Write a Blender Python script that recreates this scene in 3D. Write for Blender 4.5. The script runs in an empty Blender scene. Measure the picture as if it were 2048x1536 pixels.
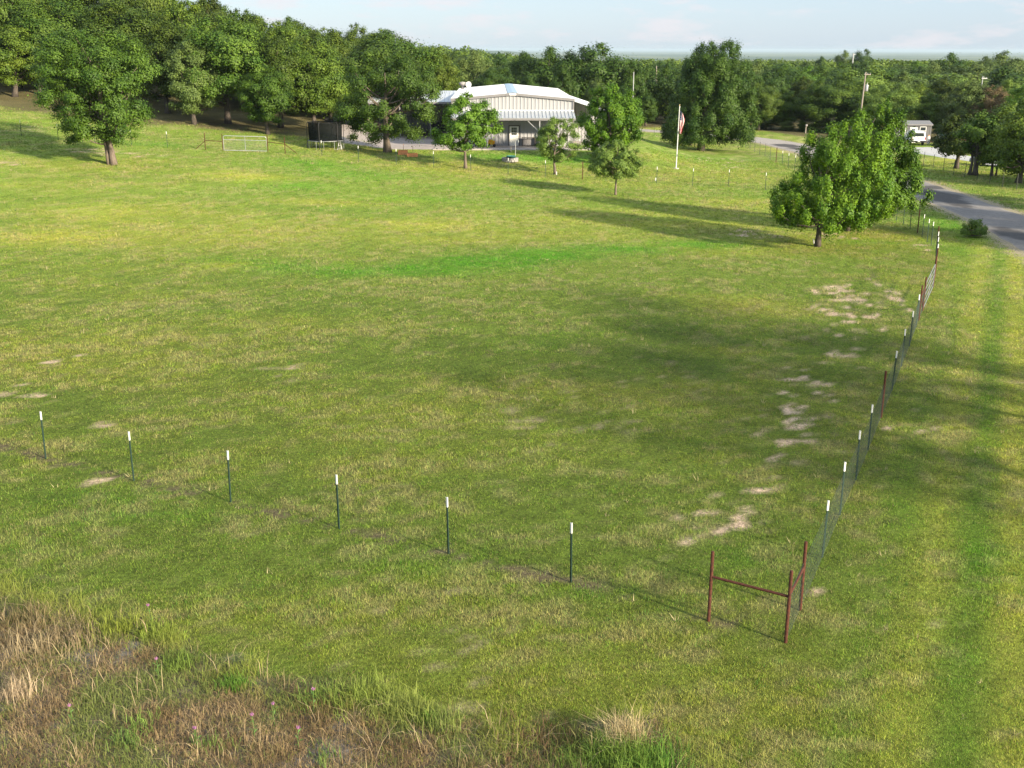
import bpy, bmesh, math, random
import numpy as np
from mathutils import Vector, Matrix, Quaternion

import time as _t; _T0=_t.time()
random.seed(7)
RNG = np.random.default_rng(11)
scene = bpy.context.scene
COL = scene.collection
PI = math.pi

# ------------------------------------------------------------------ camera
F = 2190.0                      # focal length in photo pixels (photo is 2048 x 1536)
PITCH = math.radians(17.0)
ROLL = math.radians(0.15)
CAM_H = 12.0
CAM_M = Matrix.Rotation(PI / 2 - PITCH, 4, 'X') @ Matrix.Rotation(ROLL, 4, 'Z')
CAM_M.translation = (0, 0, CAM_H)


# ------------------------------------------------------------------ terrain
def vnoise(x, y, seed=0):
    x = np.asarray(x, float); y = np.asarray(y, float)
    xi = np.floor(x).astype(np.int64); yi = np.floor(y).astype(np.int64)
    fx = x - xi; fy = y - yi
    fx = fx * fx * (3 - 2 * fx); fy = fy * fy * (3 - 2 * fy)

    def h(a, b):
        n = (a * 374761393 + b * 668265263 + seed * 974634777) & 0xFFFFFFFF
        n = ((n ^ (n >> 13)) * 1274126177) & 0xFFFFFFFF
        n = (n ^ (n >> 16)) & 0xFFFFFFFF
        return n / 4294967295.0
    a = h(xi, yi); b = h(xi + 1, yi); c = h(xi, yi + 1); d = h(xi + 1, yi + 1)
    return (a * (1 - fx) + b * fx) * (1 - fy) + (c * (1 - fx) + d * fx) * fy


def fbm(x, y, seed=0, octv=4):
    s = 0.0; a = 0.5; t = 0.0
    for k in range(octv):
        s = s + a * vnoise(x * 2 ** k + 13.7 * k, y * 2 ** k - 7.1 * k, seed + k)
        t += a; a *= 0.5
    return s / t


def smooth(x, a, b):
    t = np.clip((np.asarray(x, float) - a) / (b - a), 0, 1)
    return t * t * (3 - 2 * t)


S_Y = [0, 45, 60, 80, 107, 130, 170, 260, 400, 800, 1600, 1e6]
S_V = [0, 0, .12, .42, 1.0, 1.4, 1.85, 2.1, 1.5, .4, 0, 0]
D_Y = [0, 125, 155, 250, 400, 600, 900, 1500, 3000, 8000, 20000, 1e6]
D_V = [0, 0, -.8, -1.0, -1.5, -3, -6, -15, -36, -45, -45, -45]


def H(x, y):
    x = np.asarray(x, float); y = np.asarray(y, float)
    sv = 0
    dv = 0
    for o, w in ((-9, .2), (-3, .3), (3, .3), (9, .2)):
        sv = sv + w * np.interp(y + o, S_Y, S_V)
        dv = dv + w * np.interp(y + o, D_Y, D_V)
    k = np.clip((12 - x) / 8, -30, 30)
    a = 0.065 * 8 * np.log1p(np.exp(k))
    a = 5.4 - np.log1p(np.exp(np.clip((5.4 - a) * 3, -30, 30))) / 3 * 1.0
    z = np.maximum(a, 0) * sv
    z = z + dv * np.maximum(smooth(x, -25, 40), smooth(y, 500, 1200))
    z = z + 0.10 * (fbm(x / 14, y / 14, 5, 3) - .5) * smooth(y, 10, 30)
    z = z + 1.6 * (fbm(x / 120, y / 120, 9, 2) - .5) * smooth(y, 190, 330)
    qx = np.maximum(np.abs(x - .5) - 11.5, 0) / 9; qy = np.maximum(np.abs(y - 133) - 14.6, 0) / 9
    hp = np.exp(-(qx * qx + qy * qy) * 2.2)
    z = z + (1.72 - z) * hp
    # low blue hills many kilometres off
    z = z + 66 * np.exp(-((x + 560) / 330) ** 2 - ((y - 9500) / 900) ** 2)
    z = z + 60 * np.exp(-((x + 60) / 260) ** 2 - ((y - 10500) / 900) ** 2)
    return z


def h1(x, y):
    return float(H(x, y))


def ray(px, py):
    d = Vector(((px - 1024) / F, -(py - 768) / F, -1.0))
    return (CAM_M.to_3x3() @ d).normalized()


_TS = np.concatenate([np.arange(8, 260, .5), np.geomspace(260, 60000, 260)])


def at(px, py):
    """ground point under a pixel of the photograph"""
    d = ray(px, py)
    ts = _TS
    for it in range(3):
        gap = CAM_H + d.z * ts - H(d.x * ts, d.y * ts)
        k = int(np.argmax(gap <= 0))
        if gap[k] > 0: k = int(np.argmin(gap))
        k = max(k, 1)
        ts = np.linspace(ts[k - 1], ts[k], 24)
    t = float(ts[-1])
    return Vector((d.x * t, d.y * t, h1(d.x * t, d.y * t)))


def z_at(Y, py):
    return CAM_H - Y * math.tan(PITCH + math.atan((py - 768) / F))


def x_at(px, Y, z=0.0):
    zc = Y * math.cos(PITCH) + (CAM_H - z) * math.sin(PITCH)
    return (px - 1024) / F * zc


def zc_of(p):
    return p.y * math.cos(PITCH) + (CAM_H - p.z) * math.sin(PITCH)


# ------------------------------------------------------------------ materials
def new_mat(name):
    m = bpy.data.materials.new(name); m.use_nodes = True
    nt = m.node_tree
    for n in list(nt.nodes): nt.nodes.remove(n)
    out = nt.nodes.new('ShaderNodeOutputMaterial')
    return m, nt, out


def N(nt, t, **kw):
    n = nt.nodes.new(t)
    for k, v in kw.items():
        if k.startswith('i_'):
            n.inputs[k[2:].replace('_', ' ')].default_value = v
        else:
            setattr(n, k, v)
    return n


def simple(name, col, rough=.6, metal=0.0, var=.18, scale=6.0, bump=0.0, spec=.4, stretch=(1, 1, 1)):
    m, nt, out = new_mat(name)
    b = N(nt, 'ShaderNodeBsdfPrincipled')
    b.inputs['Roughness'].default_value = rough
    b.inputs['Metallic'].default_value = metal
    b.inputs['Specular IOR Level'].default_value = spec
    tc = N(nt, 'ShaderNodeTexCoord'); mp = N(nt, 'ShaderNodeMapping')
    mp.inputs['Scale'].default_value = stretch
    nz = N(nt, 'ShaderNodeTexNoise'); nz.inputs['Scale'].default_value = scale
    nz.inputs['Detail'].default_value = 5; nz.inputs['Roughness'].default_value = .6
    nt.links.new(tc.outputs['Object'], mp.inputs['Vector'])
    nt.links.new(mp.outputs['Vector'], nz.inputs['Vector'])
    mx = N(nt, 'ShaderNodeMix', data_type='RGBA')
    mr = N(nt, 'ShaderNodeMapRange'); mr.inputs['From Min'].default_value = .3; mr.inputs['From Max'].default_value = .7
    nt.links.new(nz.outputs['Fac'], mr.inputs['Value'])
    nt.links.new(mr.outputs['Result'], mx.inputs['Factor'])
    mx.inputs['A'].default_value = (*[c * (1 - var) for c in col], 1)
    mx.inputs['B'].default_value = (*[min(1, c * (1 + var)) for c in col], 1)
    nt.links.new(mx.outputs['Result'], b.inputs['Base Color'])
    if bump:
        bp = N(nt, 'ShaderNodeBump'); bp.inputs['Strength'].default_value = bump; bp.inputs['Distance'].default_value = .02
        nt.links.new(nz.outputs['Fac'], bp.inputs['Height']); nt.links.new(bp.outputs['Normal'], b.inputs['Normal'])
    nt.links.new(b.outputs['BSDF'], out.inputs['Surface'])
    return m


def leaf_mat(name, dark, light, transl=.32, rnd=.35):
    transl *= .72
    m, nt, out = new_mat(name)
    at_ = N(nt, 'ShaderNodeAttribute', attribute_name='tint')
    oi = N(nt, 'ShaderNodeObjectInfo')
    mx = N(nt, 'ShaderNodeMix', data_type='RGBA')
    mx.inputs['A'].default_value = (*dark, 1); mx.inputs['B'].default_value = (*light, 1)
    nt.links.new(at_.outputs['Fac'], mx.inputs['Factor'])
    hs = N(nt, 'ShaderNodeHueSaturation')
    mr = N(nt, 'ShaderNodeMapRange'); mr.inputs['To Min'].default_value = 1 - rnd; mr.inputs['To Max'].default_value = 1 + rnd
    nt.links.new(oi.outputs['Random'], mr.inputs['Value']); nt.links.new(mr.outputs['Result'], hs.inputs['Value'])
    m2 = N(nt, 'ShaderNodeMath', operation='MULTIPLY'); m2.inputs[1].default_value = 7.31
    fr = N(nt, 'ShaderNodeMath', operation='FRACT')
    nt.links.new(oi.outputs['Random'], m2.inputs[0]); nt.links.new(m2.outputs[0], fr.inputs[0])
    mh = N(nt, 'ShaderNodeMapRange'); mh.inputs['To Min'].default_value = .5 - .018 * rnd / .35; mh.inputs['To Max'].default_value = .5 + .006 * rnd / .35
    nt.links.new(fr.outputs[0], mh.inputs['Value']); nt.links.new(mh.outputs['Result'], hs.inputs['Hue'])
    nt.links.new(mx.outputs['Result'], hs.inputs['Color'])
    d = N(nt, 'ShaderNodeBsdfPrincipled'); d.inputs['Roughness'].default_value = .55; d.inputs['Specular IOR Level'].default_value = .25
    t = N(nt, 'ShaderNodeBsdfTranslucent')
    tc = N(nt, 'ShaderNodeMix', data_type='RGBA', blend_type='MULTIPLY'); tc.inputs['Factor'].default_value = 1
    tc.inputs['B'].default_value = (1.35, 1.25, .45, 1)
    nt.links.new(hs.outputs['Color'], tc.inputs['A']); nt.links.new(tc.outputs['Result'], t.inputs['Color'])
    nt.links.new(hs.outputs['Color'], d.inputs['Base Color'])
    ms = N(nt, 'ShaderNodeMixShader'); ms.inputs[0].default_value = transl
    nt.links.new(d.outputs[0], ms.inputs[1]); nt.links.new(t.outputs[0], ms.inputs[2])
    nt.links.new(ms.outputs[0], out.inputs['Surface'])
    return m


def grass_mat(name, transl=.3):
    m, nt, out = new_mat(name)
    a = N(nt, 'ShaderNodeAttribute', attribute_name='Col')
    d = N(nt, 'ShaderNodeBsdfPrincipled'); d.inputs['Roughness'].default_value = .7; d.inputs['Specular IOR Level'].default_value = .15
    t = N(nt, 'ShaderNodeBsdfTranslucent')
    nt.links.new(a.outputs['Color'], d.inputs['Base Color']); nt.links.new(a.outputs['Color'], t.inputs['Color'])
    ms = N(nt, 'ShaderNodeMixShader'); ms.inputs[0].default_value = transl
    nt.links.new(d.outputs[0], ms.inputs[1]); nt.links.new(t.outputs[0], ms.inputs[2])
    nt.links.new(ms.outputs[0], out.inputs['Surface'])
    return m


def attr_ground_mat(name, rough=.95, fine=(9.0, 38.0), amt=.5, bump=.6):
    m, nt, out = new_mat(name)
    a = N(nt, 'ShaderNodeAttribute', attribute_name='Col')
    tc = N(nt, 'ShaderNodeTexCoord')
    prev = a.outputs['Color']
    for i, sc in enumerate(fine):
        nz = N(nt, 'ShaderNodeTexNoise'); nz.inputs['Scale'].default_value = sc; nz.inputs['Detail'].default_value = 3
        nt.links.new(tc.outputs['Object'], nz.inputs['Vector'])
        mr = N(nt, 'ShaderNodeMapRange')
        mr.inputs['From Min'].default_value = .25; mr.inputs['From Max'].default_value = .75
        mr.inputs['To Min'].default_value = 1 - amt; mr.inputs['To Max'].default_value = 1 + amt
        nt.links.new(nz.outputs['Fac'], mr.inputs['Value'])
        cb = N(nt, 'ShaderNodeCombineColor')
        for c in range(3): nt.links.new(mr.outputs['Result'], cb.inputs[c])
        mx = N(nt, 'ShaderNodeMix', data_type='RGBA', blend_type='MULTIPLY'); mx.inputs['Factor'].default_value = 1
        nt.links.new(prev, mx.inputs['A']); nt.links.new(cb.outputs[0], mx.inputs['B'])
        prev = mx.outputs['Result']
    b = N(nt, 'ShaderNodeBsdfPrincipled'); b.inputs['Roughness'].default_value = rough; b.inputs['Specular IOR Level'].default_value = .1
    nt.links.new(prev, b.inputs['Base Color'])
    if bump:
        bp = N(nt, 'ShaderNodeBump'); bp.inputs['Strength'].default_value = bump; bp.inputs['Distance'].default_value = .06
        nt.links.new(nz.outputs['Fac'], bp.inputs['Height']); nt.links.new(bp.outputs['Normal'], b.inputs['Normal'])
    nt.links.new(b.outputs['BSDF'], out.inputs['Surface'])
    return m


def wood_bark(name, col):
    return simple(name, col, .9, 0, .45, 3.0, .8, .1, (1.5, 1.5, .35))


M = dict(
    bark=wood_bark('bark', (.15, .12, .095)),
    bark_dark=wood_bark('bark_dark', (.09, .075, .062)),
    rust=simple('rusty_pipe', (.075, .023, .012), .85, .1, .45, 14, .2),
    tgreen=simple('green_post_paint', (.010, .032, .022), .75, 0, .2, 10),
    tgrey=simple('weathered_dark_post', (.05, .055, .045), .8, 0, .3, 8),
    white=simple('white_paint', (.60, .60, .58), .5, 0, .05, 8),
    wire=simple('fence_wire', (.05, .068, .055), .6, .2, .2, 3),
    galv=simple('galvanised_steel', (.29, .30, .305), .45, .5, .15, 8),
    tan=simple('tan_metal_siding', (.325, .325, .332), .5, .0, .05, 1.2, 0, .4, (1, 1, .3)),
    trim=simple('brown_grey_trim', (.20, .19, .19), .5, .0, .08, 3),
    roof=simple('pale_metal_roof', (.50, .525, .55), .42, .15, .05, .8, 0, .5, (3, .3, 1)),
    porchroof=simple('porch_metal_roof', (.42, .45, .48), .4, .3, .08, 1, 0, .5),
    cap=simple('ridge_cap', (.36, .47, .55), .35, .2, .05, 2),  # bluish tint paints the reflection of the blue sky into the cap
    door=simple('door_white', (.72, .71, .66), .5, 0, .05, 4),
    doorframe=simple('door_frame_brown', (.09, .07, .06), .6, 0, .2, 6),
    glass=simple('dark_glass', (.02, .025, .03), .08, 0, .1, 3, 0, .8),
    concrete=simple('concrete_slab', (.40, .355, .32), .9, 0, .18, 1.3, .2, .2),
    dirtpad=simple('gravel_pad', (.34, .30, .28), .95, 0, .22, 3, .4, .1),
    whitecon=simple('pale_gravel_drive', (.44, .43, .41), .95, 0, .12, 2, .3, .1),
    black=simple('black_plastic', (.014, .014, .016), .5, 0, .2, 6),
    rubber=simple('tyre_rubber', (.02, .02, .02), .85, 0, .2, 12),
    carwhite=simple('white_car_paint', (.75, .76, .78), .25, 0, .03, 2, 0, .6),
    cargreen=simple('dark_car_paint', (.02, .05, .045), .25, 0, .05, 2, 0, .6),
    redlight=simple('red_lamp', (.35, .02, .02), .3, 0, .1, 8),
    chrome=simple('bumper_chrome', (.45, .45, .46), .25, .8, .1, 6),
    shed=simple('grey_brown_shed', (.125, .122, .122), .7, 0, .08, 2, 0, .3, (6, 6, .4)),
    shedroof=simple('shed_shingle', (.17, .17, .175), .8, 0, .12, 8, .3),
    orange=simple('orange_cedar', (.78, .30, .12), .75, 0, .18, 4, .2, .2, (1, 1, 6)),
    yellow=simple('yellow_plastic', (.55, .27, .01), .4, 0, .05, 4),
    stone=simple('grey_stone', (.30, .28, .26), .9, 0, .3, 7, .5),
    brass=simple('brass', (.55, .45, .22), .35, .5, .1, 8),
    teal=simple('teal_plastic', (.05, .20, .17), .5, 0, .2, 5),
    pole=simple('weathered_pole_wood', (.27, .235, .20), .85, 0, .3, 5, .2, .1, (2, 2, .2)),
    navy=simple('flag_navy', (.012, .02, .08), .8, 0, .1, 9),
    fred=simple('flag_red', (.42, .015, .03), .8, 0, .1, 9),
    fwhite=simple('flag_white', (.75, .73, .72), .8, 0, .05, 9),
    pink=simple('pink_petal', (.34, .15, .27), .7, 0, .2, 30),
    stem=simple('green_stem', (.08, .16, .03), .7, 0, .2, 20),
    leaf_oak=leaf_mat('oak_leaves', (.019, .058, .006), (.110, .188, .019), .34, .10),
    leaf_wood=leaf_mat('wood_leaves', (.021, .058, .006), (.120, .182, .018), .32, .40),
    leaf_maple=leaf_mat('maple_leaves', (.026, .085, .005), (.140, .250, .012), .34, .08),
    leaf_maple_light=leaf_mat('light_maple_leaves', (.036, .108, .006), (.180, .305, .014), .36, .05),
    leaf_pecan=leaf_mat('pecan_leaves', (.014, .046, .006), (.078, .135, .014), .28, .05),
    leaf_bright=leaf_mat('bright_leaves', (.045, .115, .008), (.145, .26, .022), .36, .06),
    leaf_olive=leaf_mat('olive_leaves', (.052, .090, .020), (.155, .215, .050), .3, .08),
    leaf_grey=leaf_mat('grey_green_leaves', (.062, .122, .018), (.195, .285, .050), .3, .05),
    leaf_lime=leaf_mat('lime_leaves', (.085, .15, .022), (.20, .29, .05), .36, .08),
    leaf_brown=leaf_mat('browned_leaves', (.11, .085, .04), (.20, .14, .06), .25, .1),
    grass=grass_mat('grass_blades'),
    dry=grass_mat('dry_grass_blades', .2),
    ground=attr_ground_mat('ground_soil_and_grass'),
    asphalt=attr_ground_mat('asphalt_patched', .9, (3.0, 40.0), .16, .3),
)


def net_mat():
    m, nt, out = new_mat('black_safety_net')
    d = N(nt, 'ShaderNodeBsdfDiffuse'); d.inputs['Color'].default_value = (.008, .010, .010, 1)
    t = N(nt, 'ShaderNodeBsdfTransparent')
    ms = N(nt, 'ShaderNodeMixShader')
    tc = N(nt, 'ShaderNodeTexCoord'); nz = N(nt, 'ShaderNodeTexNoise'); nz.inputs['Scale'].default_value = 3
    mr = N(nt, 'ShaderNodeMapRange'); mr.inputs['To Min'].default_value = .14; mr.inputs['To Max'].default_value = .24
    nt.links.new(tc.outputs['Object'], nz.inputs['Vector']); nt.links.new(nz.outputs['Fac'], mr.inputs['Value'])
    nt.links.new(mr.outputs['Result'], ms.inputs[0])
    nt.links.new(d.outputs[0], ms.inputs[1]); nt.links.new(t.outputs[0], ms.inputs[2]); nt.links.new(ms.outputs[0], out.inputs['Surface'])
    return m


M['net'] = net_mat()


# ------------------------------------------------------------------ mesh helpers
class MB:
    def __init__(self): self.v = []; self.f = []; self.mi = []; self.cur = 0

    def add(self, vs, fs):
        o = len(self.v); self.v += [tuple(p) for p in vs]
        for f in fs:
            self.f.append([i + o for i in f]); self.mi.append(self.cur)
        return self

    def box(self, c, s, rot=0.0, M4=None):
        x, y, z = s[0] / 2, s[1] / 2, s[2] / 2
        vs = [Vector((a * x, b * y, d * z)) for a in (-1, 1) for b in (-1, 1) for d in (-1, 1)]
        R = M4 if M4 is not None else Matrix.Rotation(rot, 3, 'Z')
        vs = [R @ p + Vector(c) for p in vs]
        return self.add(vs, [(0, 1, 3, 2), (4, 6, 7, 5), (0, 4, 5, 1), (2, 3, 7, 6), (0, 2, 6, 4), (1, 5, 7, 3)])

    def tube(self, pts, rad, n=8, cap=True):
        pts = [Vector(p) for p in pts]
        if not hasattr(rad, '__len__'): rad = [rad] * len(pts)
        rings = []
        ref = Vector((1, 0, 0))
        for i, p in enumerate(pts):
            d = (pts[min(i + 1, len(pts) - 1)] - pts[max(i - 1, 0)]).normalized()
            if abs(d.dot(ref)) > .95: ref = Vector((0, 1, 0)) if abs(d.y) < .9 else Vector((0, 0, 1))
            u = d.cross(ref).normalized(); w = d.cross(u)
            rings.append([p + (u * math.cos(2 * PI * k / n) + w * math.sin(2 * PI * k / n)) * rad[i] for k in range(n)])
        vs = [q for r in rings for q in r]; fs = []
        for i in range(len(rings) - 1):
            for k in range(n):
                a = i * n + k; b = i * n + (k + 1) % n
                fs.append((a, b, b + n, a + n))
        if cap:
            fs.append(tuple(range(n))[::-1]); fs.append(tuple((len(rings) - 1) * n + k for k in range(n)))
        return self.add(vs, fs)

    def lathe(self, prof, c=(0, 0, 0), n=16):
        vs = []; fs = []
        for r, z in prof:
            for k in range(n): vs.append((c[0] + r * math.cos(2 * PI * k / n), c[1] + r * math.sin(2 * PI * k / n), c[2] + z))
        for i in range(len(prof) - 1):
            for k in range(n):
                a = i * n + k; b = i * n + (k + 1) % n
                fs.append((a, b, b + n, a + n))
        return self.add(vs, fs)

    def build(self, name, mats, parent=None, smooth_=False, loc=None):
        me = bpy.data.meshes.new(name); me.from_pydata(self.v, [], self.f); me.update()
        if not isinstance(mats, (list, tuple)): mats = [mats]
        for m in mats: me.materials.append(m)
        if len(mats) > 1: me.polygons.foreach_set('material_index', self.mi)
        if smooth_: me.polygons.foreach_set('use_smooth', [True] * len(me.polygons))
        o = bpy.data.objects.new(name, me); COL.objects.link(o)
        if parent: o.parent = parent
        if loc is not None: o.location = loc
        return o


def np_mesh(name, V, Fc, mat, attrs=None, parent=None):
    """V (n,3), Fc (m,k) arrays -> object"""
    me = bpy.data.meshes.new(name)
    n, m, k = len(V), len(Fc), Fc.shape[1]
    me.vertices.add(n); me.vertices.foreach_set('co', np.ascontiguousarray(V, np.float32).ravel())
    me.loops.add(m * k); me.loops.foreach_set('vertex_index', np.ascontiguousarray(Fc, np.int32).ravel())
    me.polygons.add(m); me.polygons.foreach_set('loop_start', np.arange(0, m * k, k, dtype=np.int32))
    try: me.polygons.foreach_set('loop_total', np.full(m, k, np.int32))
    except Exception: pass
    for an, (ty, data) in (attrs or {}).items():
        a = me.attributes.new(an, ty, 'POINT')
        if ty == 'FLOAT': a.data.foreach_set('value', np.ascontiguousarray(data, np.float32).ravel())
        else: a.data.foreach_set('color', np.ascontiguousarray(data, np.float32).ravel())
    me.update(calc_edges=True)
    me.materials.append(mat)
    o = bpy.data.objects.new(name, me); COL.objects.link(o)
    if parent: o.parent = parent
    return o


def thing(name, label, cat, loc=(0, 0, 0), rz=0.0, group=None):
    o = bpy.data.objects.new(name, None); COL.objects.link(o)
    o.location = loc; o.rotation_euler = (0, 0, rz); o.empty_display_size = .2
    return tag(o, label, cat, group)


def tag(o, label, cat, group=None):
    o['label'] = label; o['category'] = cat
    if group: o['group'] = group
    return o


def copy_tree(o, parent=None):
    c = o.copy(); COL.objects.link(c)
    if parent: c.parent = parent
    for ch in list(o.children): copy_tree(ch, c)
    return c


# ------------------------------------------------------------------ ground colour
def blob_pts(lst):
    out = []
    for px, py, wx, wy, s in lst:
        c = at(px, py); e = at(px + wx, py); n = at(px, py - wy); g = at(px, py + wy)
        out.append((c.x, c.y, max(.15, abs(e.x - c.x)), max(.15, abs(n.y - g.y) / 2), s))
    return out


BARE = blob_pts([
    (1560, 888, 45, 10, .9), (1600, 935, 16, 20, .9), (1640, 890, 30, 8, .6), (1590, 840, 50, 10, .5), (1650, 765, 28, 10, .7), (1555, 925, 30, 12, .5),
    (1720, 590, 70, 22, .85), (1790, 595, 28, 28, .95), (1670, 610, 40, 12, .7), (1660, 625, 25, 10, .8), (1760, 660, 24, 8, .6), (1690, 680, 40, 15, .45),
    (1452, 1066, 30, 9, 1.0), (1475, 1022, 40, 10, .5), (1440, 990, 20, 8, .6), (1520, 985, 40, 12, .4), (1480, 1340, 65, 10, .85), (1420, 1325, 50, 12, .4), (1540, 1360, 30, 10, .5),
    (40, 773, 35, 6, 1.0), (72, 791, 24, 5, 1.0), (8, 789, 20, 5, .9), (222, 849, 20, 6, .8), (100, 830, 30, 8, .3),
    (600, 731, 30, 8, .7), (335, 620, 12, 4, .8), (60, 1178, 30, 8, .5), (720, 1335, 40, 16, .5), (640, 1300, 40, 12, .25), (945, 1395, 20, 22, .5), (1350, 1440, 40, 12, .35), (960, 1360, 25, 10, .45),
    (230, 306, 75, 6, 1.0), (160, 300, 30, 4, .8), (15, 327, 20, 5, .9), (90, 268, 40, 4, .5), (15, 262, 30, 5, .6), (45, 258, 60, 6, .4),
    (1020, 433, 60, 5, .3), (1810, 1290, 22, 12, .5), (1840, 860, 25, 18, .5), (1840, 840, 16, 30, .5), (1760, 850, 20, 12, .6),
    (1640, 1190, 12, 12, .6), (1580, 1285, 16, 6, .7), (1415, 1244, 12, 5, .7), (1100, 1127, 30, 6, .6), (1030, 1080, 25, 10, .2), (1390, 1190, 22, 8, .3),
    (1600, 780, 40, 12, .4), (1700, 820, 30, 10, .45), (1500, 900, 25, 8, .5),
    (1500, 466, 60, 6, .75), (1660, 470, 70, 7, .7), (1560, 470, 40, 5, .6), (1810, 475, 30, 8, .4), (1850, 495, 16, 8, .5),
    (1205, 1480, 50, 20, .2), (200, 960, 40, 12, .3), (60, 1095, 40, 14, .3), (100, 720, 40, 8, .5), (140, 712, 30, 6, .4), (320, 1000, 40, 14, .25),
    (1450, 325, 55, 10, .35), (1390, 318, 30, 8, .25), (420, 246, 70, 6, .5), (700, 286, 60, 4, .8),
])
LUSH = blob_pts([
    (840, 540, 120, 17, 1.1), (960, 522, 120, 15, 1.2), (1100, 510, 130, 14, 1.2), (1240, 499, 140, 13, 1.2), (1380, 489, 110, 11, 1.1), (690, 543, 110, 18, .95), (560, 535, 110, 18, .75), (450, 522, 90, 14, .5),
    (600, 330, 160, 14, .7), (720, 350, 160, 16, .7), (560, 370, 150, 16, .6), (900, 372, 200, 10, .5), (700, 420, 90, 8, .5), (880, 398, 200, 8, .6),
    (1090, 318, 180, 10, .9), (1420, 322, 120, 12, .5), (1700, 385, 250, 16, .4), (1900, 455, 60, 30, .8), (1900, 500, 60, 25, .7), (2000, 1110, 70, 70, .6), (1790, 1000, 40, 100, .4),
    (1150, 860, 300, 70, .35), (180, 990, 200, 24, .6), (300, 1030, 180, 20, .5), (1150, 1190, 150, 26, .45), (900, 1120, 150, 24, .35), (330, 290, 120, 6, .6),
    (1730, 485, 100, 8, .7), (420, 980, 160, 20, .4), (1940, 1330, 100, 40, .5), (1450, 1120, 120, 30, .3),
])
YEL = blob_pts([
    (490, 355, 90, 10, 1.0), (650, 405, 130, 8, .8), (850, 450, 110, 14, .7), (800, 400, 100, 8, .6), (110, 475, 120, 16, .7), (400, 420, 200, 16, .45), (200, 420, 150, 16, .5),
    (1480, 610, 130, 24, .9), (1430, 700, 90, 14, .5), (450, 530, 60, 12, .7), (1290, 445, 280, 10, .5), (900, 480, 160, 10, .5), (1990, 650, 50, 90, .8), (2030, 700, 30, 140, .9), (1960, 560, 80, 14, .6),
    (1990, 900, 22, 120, .9), (1960, 1120, 60, 60, .4), (1850, 700, 60, 60, .5), (1400, 430, 160, 8, .4), (1230, 780, 110, 26, .3),
    (1430, 330, 140, 16, .5), (1560, 300, 40, 10, .8), (1900, 320, 60, 5, .8), (1950, 345, 90, 4, .6), (300, 590, 200, 20, .3), (560, 640, 220, 20, .3),
    (1700, 1420, 200, 60, .25), (1920, 1190, 60, 80, .5),
])


def blobs(x, y, lst, soft=1.0):
    r = np.zeros_like(x, float)
    for cx, cy, rx, ry, s in lst:
        k = np.nonzero((np.abs(x - cx) < rx * 2.6) & (np.abs(y - cy) < ry * 2.6))[0]
        if len(k):
            d = ((x[k] - cx) / rx) ** 2 + ((y[k] - cy) / ry) ** 2
            r[k] = np.maximum(r[k], s * np.exp(-d * .9))
    return r


def poly_px(lst):
    return np.array([[p.x, p.y] for p in (at(a, b) for a, b in lst)])


ROUGH_EDGE = [(-500, 1085), (-200, 1120), (0, 1172), (110, 1190), (210, 1225), (300, 1240), (380, 1290), (470, 1325), (560, 1352), (690, 1370), (800, 1400), (900, 1432), (1000, 1462), (1120, 1462), (1210, 1430), (1290, 1425), (1370, 1490), (1440, 1525)]
_e = poly_px(ROUGH_EDGE)
EX, EY = _e[:, 0], _e[:, 1]


def rough_mask(x, y):
    """1 in the unmown foreground strip nearest the camera"""
    lim = np.interp(x, EX, EY, left=EY[0], right=10.0)
    lim = lim + (fbm(x * 1.1, y * 1.1, 31, 3) - .5) * 1.0
    return smooth(lim - y, -.25, .35)


_f1 = at(92, 918); _f2 = at(1143, 1165); _f0 = at(-300, 830)
FENCE_LINE = np.array([[at(a, b).x, at(a, b).y] for a, b in ((-400, 790), (92, 918), (268, 962), (462, 1005), (679, 1058), (898, 1108), (1143, 1165), (1417, 1242), (1571, 1285))])


def seg_dist(x, y, pl):
    d = np.full(x.shape, 1e9)
    for (ax, ay), (bx, by) in zip(pl[:-1], pl[1:]):
        vx, vy = bx - ax, by - ay; L = vx * vx + vy * vy
        t = np.clip(((x - ax) * vx + (y - ay) * vy) / L, 0, 1)
        d = np.minimum(d, np.hypot(x - ax - t * vx, y - ay - t * vy))
    return d


ROAD_C = [(27, 5), (29, 22), (30.5, 40), (32.6, 55), (34.3, 68), (36.1, 80), (36.8, 94), (37.2, 110), (37.8, 130), (38.5, 148), (38.0, 160), (34.5, 170), (27, 177), (16, 181), (0, 184), (-18, 187), (-30, 189)]
ROAD_W = [5.2] * 9 + [6.0, 6.8, 6.5, 5.5, 4.5, 4, 4, 4]


def dens_path(pl, step=.6):
    pl = [Vector((a, b, 0)) for a, b in pl]; out = []
    n = len(pl)
    for i in range(n - 1):
        p0 = pl[max(i - 1, 0)]; p1 = pl[i]; p2 = pl[i + 1]; p3 = pl[min(i + 2, n - 1)]
        k = max(2, int((p2 - p1).length / step))
        for j in range(k):
            t = j / k
            q = .5 * ((2 * p1) + (p2 - p0) * t + (2 * p0 - 5 * p1 + 4 * p2 - p3) * t * t + (3 * p1 - p0 - 3 * p2 + p3) * t ** 3)
            out.append((q.x, q.y, i + t))
    out.append((pl[-1].x, pl[-1].y, n - 1.0))
    return np.array(out)


ROADP = dens_path(ROAD_C)
ROAD_PL = ROADP[::6, :2]


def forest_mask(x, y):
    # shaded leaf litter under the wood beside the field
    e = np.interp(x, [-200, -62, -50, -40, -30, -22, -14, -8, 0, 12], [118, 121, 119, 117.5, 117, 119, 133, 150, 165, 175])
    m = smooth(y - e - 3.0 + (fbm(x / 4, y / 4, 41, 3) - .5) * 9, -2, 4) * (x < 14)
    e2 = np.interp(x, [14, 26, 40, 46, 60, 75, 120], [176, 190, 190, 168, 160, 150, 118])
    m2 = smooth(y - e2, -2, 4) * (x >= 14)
    return np.maximum(m, m2)


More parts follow.
